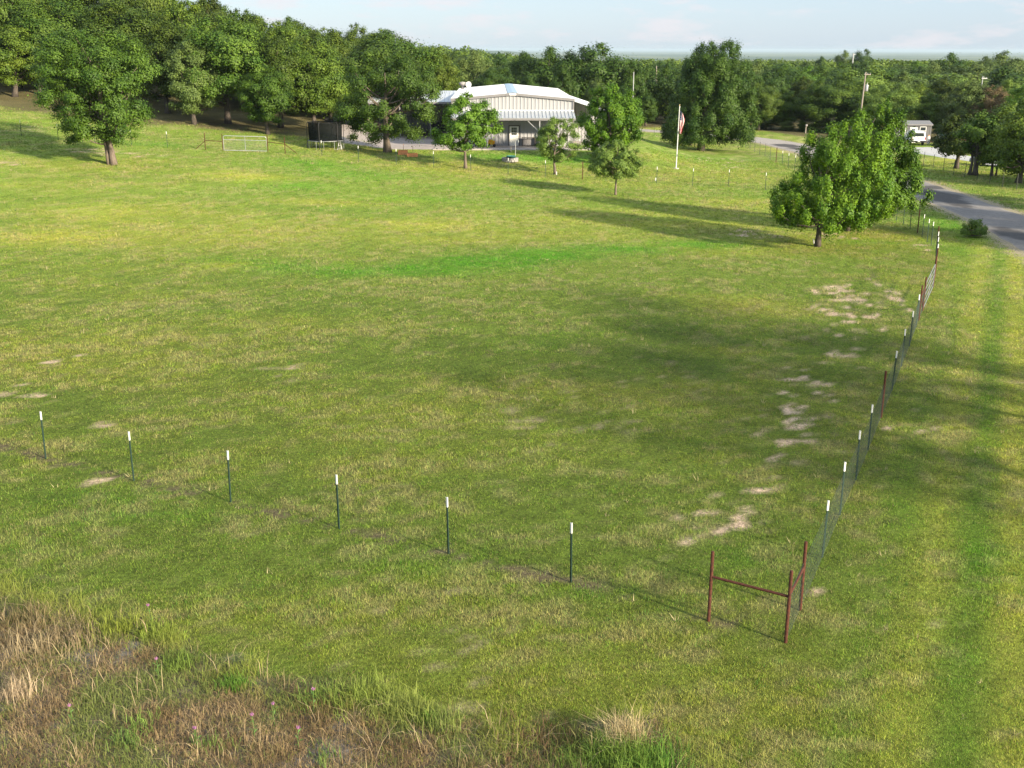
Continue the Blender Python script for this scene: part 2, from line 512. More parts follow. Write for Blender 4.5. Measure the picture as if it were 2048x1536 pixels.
def grass_color(x, y):
    """albedo of the sward + bareness, as functions of the place on the ground"""
    x = np.asarray(x, float); y = np.asarray(y, float)
    n1 = fbm(x / 9, y / 5, 1, 4); n2 = fbm(x / 1.6, y / 1.3, 2, 3); n3 = fbm(x / .42, y / .34, 3, 2); n4 = fbm(x / 20, y / 9, 4, 3)
    lush = np.clip(blobs(x, y, LUSH) * 1.05 + (n1 - .60) * 1.0 + (n2 - .55) * .7, 0, 1)
    yel = np.clip(blobs(x, y, YEL) * .9 + (n4 - .40) * 1.2 + (n2 - .5) * .6, 0, 1)
    green = np.array([.180, .255, .038]); lushc = np.array([.105, .268, .018]); yelc = np.array([.36, .370, .055])
    that = np.array([.38, .305, .160])
    lush = lush * np.clip(.35 + 1.3 * fbm(x / 1.1, y / .6, 7, 3), 0, 1.05)
    # mown stripes along the verge between fence and road
    fd = (x - (5.8 + .44 * (y - 20.5))) * .915
    vg = smooth(fd, .5, 1.5) * smooth(76 - y, 0, 8) * smooth(y, 5, 12)
    st = .5 + .5 * np.sin(fd * 2 * PI / 1.9 + 2.2 * (n4 - .5))
    wide = np.exp(-((fd - 4.45) / .45) ** 2) + .5 * np.exp(-((fd - 2.6) / .5) ** 2) + .5 * np.exp(-((fd - 7.0) / .6) ** 2)
    lushs = np.exp(-((fd - 3.55) / .4) ** 2) + .6 * np.exp(-((fd - 5.5) / .6) ** 2)
    yel = yel + vg * (np.clip(.35 * yel + .12 * st + .42 * wide * (.5 + n2) + .08, 0, 1) - yel)
    lush = lush + vg * (np.clip(.8 * lush + .16 * (1 - st) + .24 * lushs * (.4 + 1.2 * n2) - .15 * wide, 0, 1) - lush)
    c = green + (yelc - green) * yel[..., None]
    c = c + (lushc - c) * lush[..., None]
    th = np.clip((n3 - .50) * 3.2 + (n2 - .50) * 2.6 + .05, 0, 1) * (1 - .75 * lush) * .46
    c = c + (that - c) * th[..., None]
    c = c * (1 + .22 * vg * np.clip(.3 + wide + .3 * st, 0, 1))[..., None]
    c = c * (.56 + .66 * fbm(x / .20, y / .17, 6, 2) + .22 * n3)[..., None]
    b0 = blobs(x, y, BARE)
    b0 = np.maximum(b0, .30 * np.exp(-((fd + 2.6) / 1.5) ** 2) * smooth(y, 22, 27) * smooth(60 - y, 0, 8))
    bn = .68 * fbm(x / .40, y / .17, 21, 3) + .32 * fbm(x / 1.2, y / .5, 22, 2)
    bare = smooth(b0 * .80 + (bn - .5) * 3.3, .52, .90) * smooth(b0, .04, .22)
    bg = smooth(.6 * fbm(x / .7, y / .35, 24, 3) + .4 * fbm(x / 5, y / 5, 25, 2), .72, .80) * .3
    bare = np.maximum(bare, bg * smooth(60 - y, 0, 20))
    fl = seg_dist(x, y, FENCE_LINE)
    path = smooth(.17 - fl + (n3 - .5) * .35 + (n2 - .5) * .55, -.02, .16)
    soil = np.array([.47, .345, .245]) * (.75 + .5 * fbm(x / .3, y / .3, 26, 2))[..., None]
    return c, bare, path, soil, n2, n3


def ground_color(x, y):
    c, bare, path, soil, n2, n3 = grass_color(x, y)
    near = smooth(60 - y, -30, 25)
    c = c * (.92 - .48 * near)[..., None]  # soil under the near grass darkened, painting in the shaded gaps between tufts
    c = c + (np.array([.105, .080, .052]) - c) * (path * .85)[..., None]
    c = c + (soil - c) * bare[..., None]
    # dirt road edges
    rd = seg_dist(x, y, ROAD_PL)
    ed = smooth(3.6 - rd + (n2 - .5) * 1.2, -.3, .5)
    c = c + (np.array([.32, .26, .20]) - c) * (ed * .8)[..., None]
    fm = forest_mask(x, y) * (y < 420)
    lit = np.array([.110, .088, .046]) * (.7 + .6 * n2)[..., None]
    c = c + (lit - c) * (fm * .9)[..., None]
    ro = rough_mask(x, y)
    rc = np.array([.12, .095, .070]) * (.6 + .8 * n3)[..., None]
    gv = smooth(fbm(x / .8, y / .8, 51, 3), .63, .74)
    rc = rc + (np.array([.27, .265, .255]) - rc) * (gv * .45)[..., None]
    c = c + (rc - c) * ro[..., None]
    far = smooth(y, 380, 700)
    fc = np.array([.045, .075, .020]) + (np.array([.14, .16, .06]) - np.array([.045, .075, .020])) * smooth(fbm(x / 260, y / 700, 61, 3), .52, .62)[..., None]
    c = c + (fc - c) * far[..., None]
    return np.clip(c, .004, .9)


def axis(segs):
    out = [segs[0][0]]
    for a, b, s0, s1 in segs:
        p = a
        n = max(1, int((b - a) / ((s0 + s1) / 2)))
        for i in range(1, n + 1):
            t = i / n
            out.append(a + (b - a) * (t * s0 / ((s0 + s1) / 2) + (t * t) * (1 - s0 / ((s0 + s1) / 2))))
    return np.array(sorted(set(round(v, 4) for v in out)))


xs = axis([(0, 24, .32, .32), (24, 60, .5, 1.0), (60, 160, 2, 6), (160, 1000, 20, 90), (1000, 40000, 250, 6000)])
xs = np.concatenate([-xs[::-1][:-1], xs])
ys = axis([(-200, 8, 20, 8), (8, 44, .26, .34), (44, 70, .45, .6), (70, 130, .6, .9), (130, 220, 1.2, 2.5), (220, 600, 4, 12), (600, 4000, 25, 160), (4000, 60000, 300, 5000)])
gx, gy = np.meshgrid(xs, ys)
gz = H(gx, gy)
V = np.stack([gx, gy, gz], -1).reshape(-1, 3)
nx, ny = len(xs), len(ys)
ii = np.arange(nx * ny).reshape(ny, nx)
Fc = np.stack([ii[:-1, :-1], ii[:-1, 1:], ii[1:, 1:], ii[1:, :-1]], -1).reshape(-1, 4)
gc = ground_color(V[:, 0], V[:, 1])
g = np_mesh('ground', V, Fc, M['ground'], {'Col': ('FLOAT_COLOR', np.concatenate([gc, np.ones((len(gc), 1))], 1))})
g.data.polygons.foreach_set('use_smooth', np.ones(len(Fc), bool))
g['kind'] = 'structure'


def strip(name, path, widths, mat, zoff, colf=None, across=9, edge=0.25, seed=3):
    P = path; n = len(P)
    T = np.gradient(P[:, :2], axis=0); T /= np.linalg.norm(T, axis=1)[:, None]
    Nn = np.stack([T[:, 1], -T[:, 0]], 1)
    w = np.interp(P[:, 2], np.arange(len(widths)), widths)
    s = np.linspace(-.5, .5, across)
    ez = (vnoise(np.arange(n) * .35, np.zeros(n), seed) - .5) * edge * 2
    ez2 = (vnoise(np.arange(n) * .35, np.ones(n) * 9, seed) - .5) * edge * 2
    X = np.zeros((n, across)); Y = np.zeros((n, across))
    for j, sj in enumerate(s):
        off = sj * w + (ez if j == 0 else ez2 if j == across - 1 else 0)
        X[:, j] = P[:, 0] + Nn[:, 0] * off; Y[:, j] = P[:, 1] + Nn[:, 1] * off
    Z = H(X, Y) + zoff
    Z[:, 0] -= zoff + .06; Z[:, -1] -= zoff + .06
    Vv = np.stack([X, Y, Z], -1).reshape(-1, 3)
    idx = np.arange(n * across).reshape(n, across)
    Ff = np.stack([idx[:-1, :-1], idx[:-1, 1:], idx[1:, 1:], idx[1:, :-1]], -1).reshape(-1, 4)
    at_ = None
    if colf is not None:
        c = colf(Vv[:, 0], Vv[:, 1], np.tile(s, n))
        at_ = {'Col': ('FLOAT_COLOR', np.concatenate([c, np.ones((len(c), 1))], 1))}
    o = np_mesh(name, Vv, Ff[:, ::-1], mat, at_)
    o['kind'] = 'structure'
    return o


PATCH = blob_pts([(1880, 392, 40, 9, 1), (1900, 402, 30, 9, 1), (1850, 388, 20, 8, 1), (1925, 412, 18, 5, .9), (1890, 376, 60, 5, .8), (1950, 392, 25, 5, .7), (2030, 470, 34, 14, 1), (2010, 460, 20, 6, .9), (1575, 292, 26, 4, .9), (1600, 299, 20, 4, .9), (1842, 376, 18, 12, .9)])


def road_col(x, y, s):
    b = blobs(x, y, PATCH)
    d = smooth(b + (fbm(x / .8, y / .8, 71, 2) - .5) * .3, .36, .46)
    base = np.array([.215, .200, .185]) * (.85 + .3 * fbm(x / 2.2, y / 5, 72, 3))[:, None]
    base = base + (np.array([.33, .30, .27]) - base) * smooth(y, 118, 150)[:, None]
    base = base + (np.array([.34, .29, .24]) - base) * smooth(np.abs(s), .40, .5)[:, None] * .7
    return base + (np.array([.088, .084, .082]) - base) * d[:, None]


strip('road', ROADP, ROAD_W, M['asphalt'], .05, road_col, 11, .35)
strip('driveway', dens_path([(55.5, 96), (55, 110), (54.2, 124), (53.2, 136), (54.5, 146), (58, 151)], .8), [5.2, 5.2, 5.2, 5.4, 7, 6], M['whitecon'], .05, None, 7, .5, 5)
strip('driveway', dens_path([(64, 118), (62.6, 130), (61.5, 141), (59.2, 148), (52, 151), (46.5, 152.5)], .8), [4.2, 4.2, 4.4, 5.5, 5, 4.5], M['whitecon'], .06, None, 7, .5, 8)

# ------------------------------------------------------------------ sward: pasture grass (stuff)
def blades(name, x, y, h, w, col, mat, nb=5, lean=.6, spread=.05, curl=False, zs=None, kindlabel='grass'):
    n = len(x)
    X = np.repeat(x, nb); Y = np.repeat(y, nb); Hh = np.repeat(h, nb) * RNG.uniform(.55, 1.15, n * nb); W = np.repeat(w, nb) * RNG.uniform(.7, 1.3, n * nb)
    sp = np.repeat(spread * np.ones(n), nb)
    X = X + RNG.normal(0, 1, n * nb) * sp; Y = Y + RNG.normal(0, 1, n * nb) * sp
    Z = H(X, Y) - .01
    az = RNG.uniform(0, 2 * PI, n * nb); ln = np.abs(RNG.normal(0, 1, n * nb)) * lean
    dx, dy = np.cos(az), np.sin(az)
    px_ = RNG.uniform(0, 2 * PI, n * nb); wx, wy = np.cos(px_) * W / 2, np.sin(px_) * W / 2
    C = np.repeat(col, nb, axis=0) * RNG.uniform(.75, 1.25, (n * nb, 1))
    C = np.clip(C, .004, .9)
    hz = Hh / np.sqrt(1 + ln ** 2)
    if not curl:
        V = np.zeros((n * nb, 3, 3))
        V[:, 0] = np.stack([X - wx, Y - wy, Z], -1); V[:, 1] = np.stack([X + wx, Y + wy, Z], -1)
        V[:, 2] = np.stack([X + dx * ln * hz, Y + dy * ln * hz, Z + hz], -1)
        Fc = np.arange(n * nb * 3).reshape(-1, 3); k = 3
    else:
        V = np.zeros((n * nb, 6, 3))
        mx, my, mz = X + dx * ln * hz * .4, Y + dy * ln * hz * .4, Z + hz * .62
        tx, ty, tz = X + dx * ln * hz * 1.25, Y + dy * ln * hz * 1.25, Z + hz * .85
        V[:, 0] = np.stack([X - wx, Y - wy, Z], -1); V[:, 1] = np.stack([X + wx, Y + wy, Z], -1)
        V[:, 2] = np.stack([mx + wx * .8, my + wy * .8, mz], -1); V[:, 3] = np.stack([mx - wx * .8, my - wy * .8, mz], -1)
        V[:, 4] = np.stack([tx + wx * .15, ty + wy * .15, tz], -1); V[:, 5] = np.stack([tx - wx * .15, ty - wy * .15, tz], -1)
        b = np.arange(n * nb)[:, None] * 6
        Fc = np.concatenate([b + np.array([[0, 1, 2, 3]]), b + np.array([[3, 2, 4, 5]])]); k = 6
    Cc = np.repeat(np.concatenate([C, np.ones((len(C), 1))], 1), k, axis=0)
    o = np_mesh(name, V.reshape(-1, 3), Fc, mat, {'Col': ('FLOAT_COLOR', Cc)})
    o['kind'] = 'stuff'
    return o


def sample_wedge(n, y0, y1, p, side=.60, off=3.0):
    """points over the ground in front of the camera, density falling as distance**-p"""
    u = RNG.uniform(0, 1, n)
    q = 2 - p
    Y = (y0 ** q + u * (y1 ** q - y0 ** q)) ** (1 / q)
    X = RNG.uniform(-1, 1, n) * (Y * side * 1.0 + off)
    return X, Y


NG = 380000
X, Y = sample_wedge(NG, 14.5, 126, 1.55, .53, 3)
c, bare, path, soil, n2, n3 = grass_color(X, Y)
road_d = seg_dist(X, Y, ROAD_PL)
keep = (RNG.uniform(0, 1, NG) > bare * .93) & (RNG.uniform(0, 1, NG) > path * .75) & (road_d > 2.9) & (RNG.uniform(0, 1, NG) > rough_mask(X, Y) * .8) & (RNG.uniform(0, 1, NG) > forest_mask(X, Y) * .92)
keep &= ~((np.abs(X) < 15) & (Y > 117.5) & (X > -16) & (Y < 160))
keep &= ~((Y > 95) & (X > 50.5) & (X < 66.5) & (RNG.uniform(0, 1, NG) < .85))
X, Y, c, n2 = X[keep], Y[keep], c[keep], n2[keep]
tuft = RNG.uniform(0, 1, (len(X), 1))
c = np.where(tuft < .13, c * .45 + np.array([[.20, .15, .085]]), np.where(tuft > .84, c * np.array([[.62, .92, .7]]), c * 1.06))
hh = (.035 + .11 * np.clip(n2, 0, 1) ** 1.3) * RNG.uniform(.6, 1.4, len(X)) * np.maximum(1, (Y / 45)) ** .45
ww = .011 * np.maximum(1, Y / 26) ** .95
blades('pasture_grass', X, Y, hh, ww, c, M['grass'], 5, .75, .055 * 1.0)

# scattered weeds: dark broad rosettes and pale seed stalks
X, Y = sample_wedge(16000, 15, 115, 1.2, .53, 3)
wm = fbm(X / 3.2, Y / 3.2, 95, 3)
k = (wm > .52) & (rough_mask(X, Y) < .3) & (seg_dist(X, Y, ROAD_PL) > 3.4) & (forest_mask(X, Y) < .3) & ~((np.abs(X) < 22) & (Y > 116)) & ~((Y > 90) & (X > 49))
X, Y = X[k], Y[k]; tt = RNG.uniform(0, 1, (len(X), 1))
cw = np.where(tt < .62, np.array([[.085, .17, .03]]), np.where(tt < .95, np.array([[.20, .27, .06]]), np.array([[.42, .36, .20]])))
blades('pasture_weeds', X, Y, RNG.uniform(.10, .24, len(X)) * np.where(tt[:, 0] > .95, 1.2, .7) * np.maximum(1, Y / 60) ** .3, .018 * np.maximum(1, Y / 30) ** .7, cw, M['grass'], 6, .8, .05)

# unmown strip in the foreground
NR = 85000
Y = RNG.uniform(11.5, 30, NR); X = RNG.uniform(-20, 8, NR)
rm = rough_mask(X, Y); k = RNG.uniform(0, 1, NR) < rm
gvm = smooth(fbm(X / .8, Y / .8, 51, 3), .65, .76)
k &= RNG.uniform(0, 1, NR) > gvm * .5
X, Y = X[k], Y[k]
nA = fbm(X / 1.1, Y / 1.1, 81, 3); nB = fbm(X / .5, Y / .5, 82, 2); nC = fbm(X / 2.6, Y / 2.6, 83, 2)
edge = np.interp(X, EX, EY, left=EY[0], right=10) - Y
straw = np.array([.35, .255, .135]); brown = np.array([.195, .135, .066]); green = np.array([.150, .215, .045]); ygreen = np.array([.24, .28, .05])
c = brown + (straw - brown) * smooth(nB + RNG.normal(0, .16, len(X)), .40, .66)[:, None]
gm = np.clip(smooth(nA + RNG.normal(0, .09, len(X)), .47, .62) * .8, 0, 1)
c = c + (green - c) * gm[:, None]
em = smooth(edge, 1.3, .1) * smooth(fbm(X / .9, Y / .9, 85, 2), .38, .52)
c = c + (ygreen - c) * np.clip(em * 1.1, 0, 1)[:, None]
hh = .09 + .14 * nC + .14 * em + RNG.exponential(.045, len(X))
blades('unmown_dry_grass', X, Y, hh, np.full(len(X), .0075), c, M['dry'], 8, 1.7, .09, True)
# long arching straw stalks
NS = 1800
Y = RNG.uniform(12, 28, NS); X = RNG.uniform(-18, 4, NS)
k = (RNG.uniform(0, 1, NS) < rough_mask(X, Y)) & (fbm(X / 1.4, Y / 1.4, 88, 2) > .45)
X, Y = X[k], Y[k]
blades('straw_stalks', X, Y, RNG.uniform(.35, .75, len(X)), np.full(len(X), .010), np.tile(np.array([[.40, .31, .18]]), (len(X), 1)), M['dry'], 4, 1.5, .05, True)


def clump(px, py, n, h, r, col, nb=6, w=.009, lean=.5):
    p = at(px, py)
    x = p.x + RNG.normal(0, r, n); y = p.y + RNG.normal(0, r * .8, n)
    return x, y, np.full(n, h) * RNG.uniform(.7, 1.2, n), np.tile(np.array([col]), (n, 1)) * RNG.uniform(.8, 1.2, (n, 1))


CL = [(240, 1262, 90, .42, .28, (.21, .25, .04)), (310, 1275, 60, .36, .25, (.19, .25, .04)), (360, 1330, 60, .34, .22, (.15, .22, .04)), (470, 1375, 70, .30, .16, (.11, .22, .03)),
      (640, 1400, 70, .38, .28, (.17, .25, .05)), (720, 1400, 100, .48, .30, (.20, .26, .05)), (800, 1430, 100, .48, .30, (.21, .25, .06)), (880, 1455, 90, .42, .26, (.20, .25, .06)),
      (1190, 1525, 90, .5, .3, (.12, .20, .035)), (1260, 1530, 110, .6, .32, (.15, .23, .04)), (1320, 1535, 80, .5, .3, (.10, .21, .03)), (1170, 1500, 60, .5, .3, (.17, .20, .05)),
      (1255, 1490, 60, .78, .14, (.46, .37, .20)), (1235, 1500, 40, .70, .18, (.42, .35, .19)),
      (270, 1460, 30, .3, .2, (.16, .25, .05)), (420, 1500, 20, .3, .2, (.15, .24, .05)), (650, 1520, 20, .3, .2, (.14, .22, .05)), (260, 1490, 20, .32, .2, (.14, .23, .05)), (860, 1448, 30, .3, .08, (.12, .24, .03)),
      (50, 1300, 60, .45, .35, (.30, .24, .14)), (130, 1290, 60, .4, .35, (.27, .21, .12)), (60, 1240, 70, .42, .35, (.20, .16, .08)), (30, 1400, 50, .55, .2, (.40, .31, .2)), (1130, 1490, 90, .3, .45, (.17, .11, .06)), (1060, 1495, 80, .28, .45, (.19, .12, .065))]
cx, cy, ch, cc = zip(*[clump(*q) for q in CL])
blades('tall_grass_clumps', np.concatenate(cx), np.concatenate(cy), np.concatenate(ch), np.full(sum(map(len, cx)), .010), np.concatenate(cc), M['dry'], 6, .5, .05, True)

# ------------------------------------------------------------------ trees
def crown_data(rng, z0, z1, prof, nc, nl, leaf, cr, depth=1.0, upright=0.0, droop=0.0, extra=None):
    """prof: (t, x_left, x_right) rows from crown foot to crown top, metres"""
    nc = int(nc * 1.5); cr = cr * .82; nl = int(nl * 1.05)
    pt = np.array([p[0] for p in prof]); pl = np.array([p[1] for p in prof]); pr = np.array([p[2] for p in prof])
    tt = np.linspace(0, 1, 200)
    a_ = (np.interp(tt, pt, pr) - np.interp(tt, pt, pl)) / 2
    cdf = np.cumsum(np.maximum(a_, .05) ** 1.5); cdf /= cdf[-1]
    u = (np.arange(nc) + rng.uniform(0, 1, nc)) / nc
    t = np.interp(u, cdf, tt)
    a = (np.interp(t, pt, pr) - np.interp(t, pt, pl)) / 2; cxm = (np.interp(t, pt, pr) + np.interp(t, pt, pl)) / 2
    th = rng.uniform(0, 2 * PI, nc)
    crs = cr * rng.uniform(.6, 1.3, nc) * np.clip(a / (a.max() * .7), .45, 1.0)
    rr = np.maximum(0, a * (.22 + .80 * rng.uniform(0, 1, nc) ** .6) - crs * .40)
    th = np.where(rng.uniform(0, 1, nc) < .12, np.where(rng.uniform(0, 1, nc) < .5, 0, PI) + rng.normal(0, .35, nc), th)
    hz = z1 - z0
    cz = z0 + t * hz
    cz = np.clip(cz, z0 + crs * .45, z1 - crs * .7)
    C = np.stack([cxm + rr * np.cos(th), rr * np.sin(th) * depth, cz], 1)
    if extra is not None:
        C = np.concatenate([C, extra[:, :3]]); crs = np.concatenate([crs, extra[:, 3]]); nc = len(C)
    wts = crs ** 2; wts /= wts.sum()
    ci = rng.choice(nc, nl, p=wts)
    d = rng.normal(0, 1, (nl, 3)); d[:, 2] = d[:, 2] * .9 + .18
    d /= np.linalg.norm(d, axis=1)[:, None]
    rad = crs[ci] * (rng.uniform(0, 1, nl) ** .42) * (1 + .18 * rng.normal(0, 1, nl)) * np.where(rng.uniform(0, 1, nl) < .10, 1.7, 1.0)
    off = d * rad[:, None]
    off[:, 2] *= .78 + upright * .55
    if upright: off[:, :2] *= 1 - .35 * upright
    if droop: off[:, 2] -= droop * (np.linalg.norm(off[:, :2], axis=1) / cr) ** 1.5
    P = C[ci] + off
    P[:, 2] = np.maximum(P[:, 2], .25)
    cd = C[ci] + off - np.array([cxm.mean(), 0, z0 + .42 * hz]); cd /= np.linalg.norm(cd, axis=1)[:, None] + 1e-6
    nrm = d * .75 + cd * .55 + np.array([0, 0, .25]) + rng.normal(0, .30, (nl, 3))
    nrm /= np.linalg.norm(nrm, axis=1)[:, None]
    r = rng.normal(0, 1, (nl, 3)); r[:, 2] += upright * 2.0 - droop * 2
    ta = np.cross(nrm, np.cross(r, nrm)); ta /= np.linalg.norm(ta, axis=1)[:, None]
    tb = np.cross(nrm, ta)
    L = leaf * rng.uniform(.65, 1.35, nl)[:, None]
    Vv = np.stack([P - ta * L * .5, P + tb * L * .36 + nrm * L * .06, P + ta * L * .55, P - tb * L * .36 + nrm * L * .06], 1)
    ctint = rng.uniform(0, 1, nc)
    tint = np.clip(.45 * ctint[ci] + .55 * rng.beta(1.6, 2.2, nl) + .05 * rng.normal(0, 1, nl), 0, 1)
    return Vv.reshape(-1, 3), np.repeat(tint, 4), C, crs


def add_crown(name, data, mat, parent):
    Vv, tint, C, crs = data
    return np_mesh(name, Vv, np.arange(len(Vv)).reshape(-1, 4), mat, {'tint': ('FLOAT', tint)}, parent)


def limb(b, p0, p1, r0, r1, rng, sag=.12, n=5, sides=6):
    p0, p1 = Vector(p0), Vector(p1); L = (p1 - p0).length
    pts = []; rs = []
    o1 = Vector((rng.normal(), rng.normal(), 0)) * L * .06
    for i in range(n + 1):
        t = i / n
        p = p0.lerp(p1, t) + o1 * math.sin(t * PI) + Vector((0, 0, -sag * L * math.sin(t * PI)))
        pts.append(p); rs.append(r0 + (r1 - r0) * t ** .8)
    b.tube(pts, rs, sides)


def trunk_mesh(name, rng, H_, r, C, crs, top_frac, mat, parent, stems=((0, 0),), nl=16, flare=1.5, first=.18):
    b = MB()
    order = rng.permutation(len(C))[:nl]
    for si, (sx, sy) in enumerate(stems):
        n = 9; pts = []; rs = []
        wob = rng.normal(0, .035 * H_, (2,)); w2 = rng.normal(0, .02 * H_, (2,))
        rr = r * (1 if si == 0 else .62)
        for i in range(n + 1):
            t = i / n
            pts.append(Vector((sx * (1 + .4 * t) + wob[0] * t * t + w2[0] * math.sin(t * 5), sy + wob[1] * t * t + w2[1] * math.sin(t * 4), t * H_ * top_frac - (.15 if i == 0 else 0))))
            rs.append(rr * ((1 - t) ** .8 * .86 + .12) * (flare if i == 0 else 1.12 if i == 1 else 1))
        b.tube(pts, rs, 9)
        for q in order[si::len(stems)]:
            c = Vector(C[q])
            tz = max(first, min(.93, (c.z / (H_ * top_frac)) * .72 - .08))
            k = tz * n; i0 = min(n - 1, int(k)); p0 = pts[i0].lerp(pts[i0 + 1], k - i0)
            r0 = max(.03, (rs[i0]) * .52)
            limb(b, p0, c, r0, .022, rng)
    return b.build(name, mat, parent, True)


def px_tree(name, label, base, rows, mat, nc, nl, leaf, cr, r=.25, top=.75, bark='bark', stems=((0, 0),), Y=None, group=None, depth=1.0, upright=0, droop=0, seed=1, nlimb=16, cat='tree', first=.18, flare=1.5, extra=None):
    rng = np.random.default_rng(seed)
    if Y is None: p = at(*base)
    else:
        x = x_at(base[0], Y); x = x_at(base[0], Y, h1(x, Y)); p = Vector((x, Y, h1(x, Y)))
    zc = zc_of(p); m = zc / F
    rows = sorted(rows, key=lambda q: -q[0])
    zs = [z_at(p.y, q[0]) - p.z for q in rows]
    z0, z1 = zs[0], zs[-1]
    prof = [((z - z0) / (z1 - z0), (q[1] - base[0]) * m, (q[2] - base[0]) * m) for z, q in zip(zs, rows)]
    t = thing(name, label, cat, p, 0, group)
    ex = None if not extra else np.array([[(q[0] - base[0]) * m, rng.normal(0, .5), z_at(p.y, q[1]) - p.z, q[2]] for q in extra])
    data = crown_data(rng, z0, z1, prof, nc, nl, leaf, cr, depth, upright, droop, ex)
    trunk_mesh('trunk', rng, z1, r, data[2], data[3], top, M[bark], t, stems, nlimb, flare, first)
    add_crown('crown', data, M[mat], t)
    return t


# the trees that stand alone, each built from its own outline
px_tree('oak_tree', 'large spreading oak alone in the pasture with low skirt branches', (228, 330),
        [(290, 142, 215), (280, 140, 285), (262, 148, 300), (245, 128, 305), (220, 105, 312), (185, 85, 322), (150, 88, 330), (115, 95, 328), (85, 108, 306), (66, 140, 270), (58, 170, 235)],
        'leaf_oak', 120, 76000, .15, .95, .25, .8, 'bark', ((0, 0), (-.42, .05)), seed=3, nlimb=26, first=.16)
px_tree('oak_tree', 'oak with a thick bare trunk in the yard between the trampoline and the orange planters', (775, 305),
        [(282, 700, 830), (262, 690, 850), (240, 668, 868), (210, 676, 884), (180, 690, 886), (150, 700, 876), (125, 705, 850), (108, 712, 812), (100, 720, 770)],
        'leaf_oak', 84, 48000, .155, .9, .36, .78, 'bark', seed=5, nlimb=24, first=.3)
px_tree('ash_tree', 'bright green rounded tree with slim pale trunk in front of the metal house', (931, 337),
        [(297, 890, 970), (288, 872, 985), (270, 862, 998), (245, 866, 1001), (222, 876, 996), (203, 890, 980), (190, 905, 962), (184, 915, 950)],
        'leaf_bright', 52, 21000, .17, .62, .15, .75, 'bark', seed=8, droop=.12, first=.3)
px_tree('live_oak_tree', 'thin open crowned young tree before the covered porch', (1111, 349),
        [(322, 1095, 1150), (308, 1078, 1158), (290, 1070, 1164), (268, 1070, 1164), (250, 1074, 1158), (240, 1084, 1150), (234, 1095, 1120)],
        'leaf_grey', 60, 15000, .12, .46, .13, .8, 'bark', seed=9, first=.28)
px_tree('maple_tree', 'broad dark maple beside the right end of the metal house', (1216, 328),
        [(305, 1190, 1235), (290, 1165, 1270), (268, 1160, 1283), (240, 1152, 1288), (215, 1152, 1284), (195, 1163, 1268), (178, 1180, 1250), (166, 1200, 1232)],
        'leaf_maple', 90, 40000, .16, .68, .2, .8, 'bark_dark', seed=12, upright=.45)
px_tree('live_oak_tree', 'small round mop headed tree standing in the pasture in front of the maple', (1231, 390),
        [(352, 1190, 1270), (345, 1180, 1278), (333, 1172, 1283), (318, 1174, 1281), (302, 1180, 1275), (288, 1194, 1262), (278, 1210, 1245)],
        'leaf_grey', 80, 23000, .11, .42, .09, .75, 'bark', seed=14, droop=.12, first=.38)
px_tree('pecan_tree', 'very tall dark pecan with a flat skirt beside the flagpole', (1402, 301),
        [(284, 1345, 1490), (278, 1330, 1500), (262, 1326, 1506), (235, 1340, 1506), (200, 1342, 1502), (165, 1345, 1500), (135, 1352, 1490), (112, 1362, 1472), (98, 1376, 1474), (82, 1395, 1468)],
        'leaf_pecan', 230, 110000, .165, .95, .40, .85, 'bark_dark', seed=17, upright=.6, nlimb=22, first=.2, extra=[(1450, 84, .5), (1462, 100, .6), (1432, 98, .55), (1392, 100, .5), (1375, 110, .5), (1415, 95, .5), (1340, 270, .8), (1500, 268, .8), (1485, 130, .7), (1498, 190, .8), (1505, 240, .8), (1345, 215, .8)])
px_tree('pecan_tree', 'slimmer dark pecan half hidden behind the left flank of the tallest one', (1379, 291),
        [(282, 1330, 1400), (272, 1318, 1420), (240, 1325, 1425), (200, 1335, 1425), (160, 1345, 1420), (125, 1355, 1415), (105, 1368, 1395)],
        'leaf_pecan', 100, 46000, .17, .95, .22, .85, 'bark_dark', seed=18, upright=.6)
px_tree('maple_tree', 'dense maple at the pasture corner, nearest the camera of the overlapping pair', (1635, 493),
        [(455, 1565, 1700), (448, 1550, 1715), (432, 1540, 1752), (410, 1532, 1770), (385, 1552, 1778), (350, 1572, 1775), (320, 1588, 1768), (290, 1596, 1760), (265, 1612, 1745), (245, 1650, 1720), (234, 1680, 1702)],
        'leaf_maple_light', 140, 58000, .125, .58, .17, .85, 'bark_dark', seed=21, upright=.75, nlimb=26, first=.2, extra=[(1556, 372, .42), (1546, 392, .5), (1541, 415, .5), (1560, 438, .5), (1590, 300, .4), (1600, 272, .4), (1640, 258, .45), (1662, 250, .4), (1690, 240, .42), (1718, 256, .45), (1748, 282, .45), (1765, 330, .5), (1575, 352, .45), (1690, 225, .32)])
px_tree('maple_tree', 'taller maple with ragged right side standing behind the nearer corner maple', (1693, 462),
        [(452, 1670, 1740), (440, 1660, 1750), (415, 1650, 1815), (395, 1645, 1843), (360, 1640, 1838), (320, 1650, 1820), (280, 1660, 1805), (245, 1675, 1785), (220, 1695, 1775), (206, 1710, 1760)],
        'leaf_maple', 130, 58000, .13, .62, .20, .85, 'bark_dark', seed=22, upright=.8, nlimb=24, first=.2, extra=[(1732, 214, .42), (1745, 200, .30), (1772, 226, .42), (1700, 226, .4), (1832, 362, .5), (1843, 388, .42), (1826, 335, .5), (1812, 300, .45), (1800, 268, .42), (1838, 405, .4), (1785, 245, .4)])
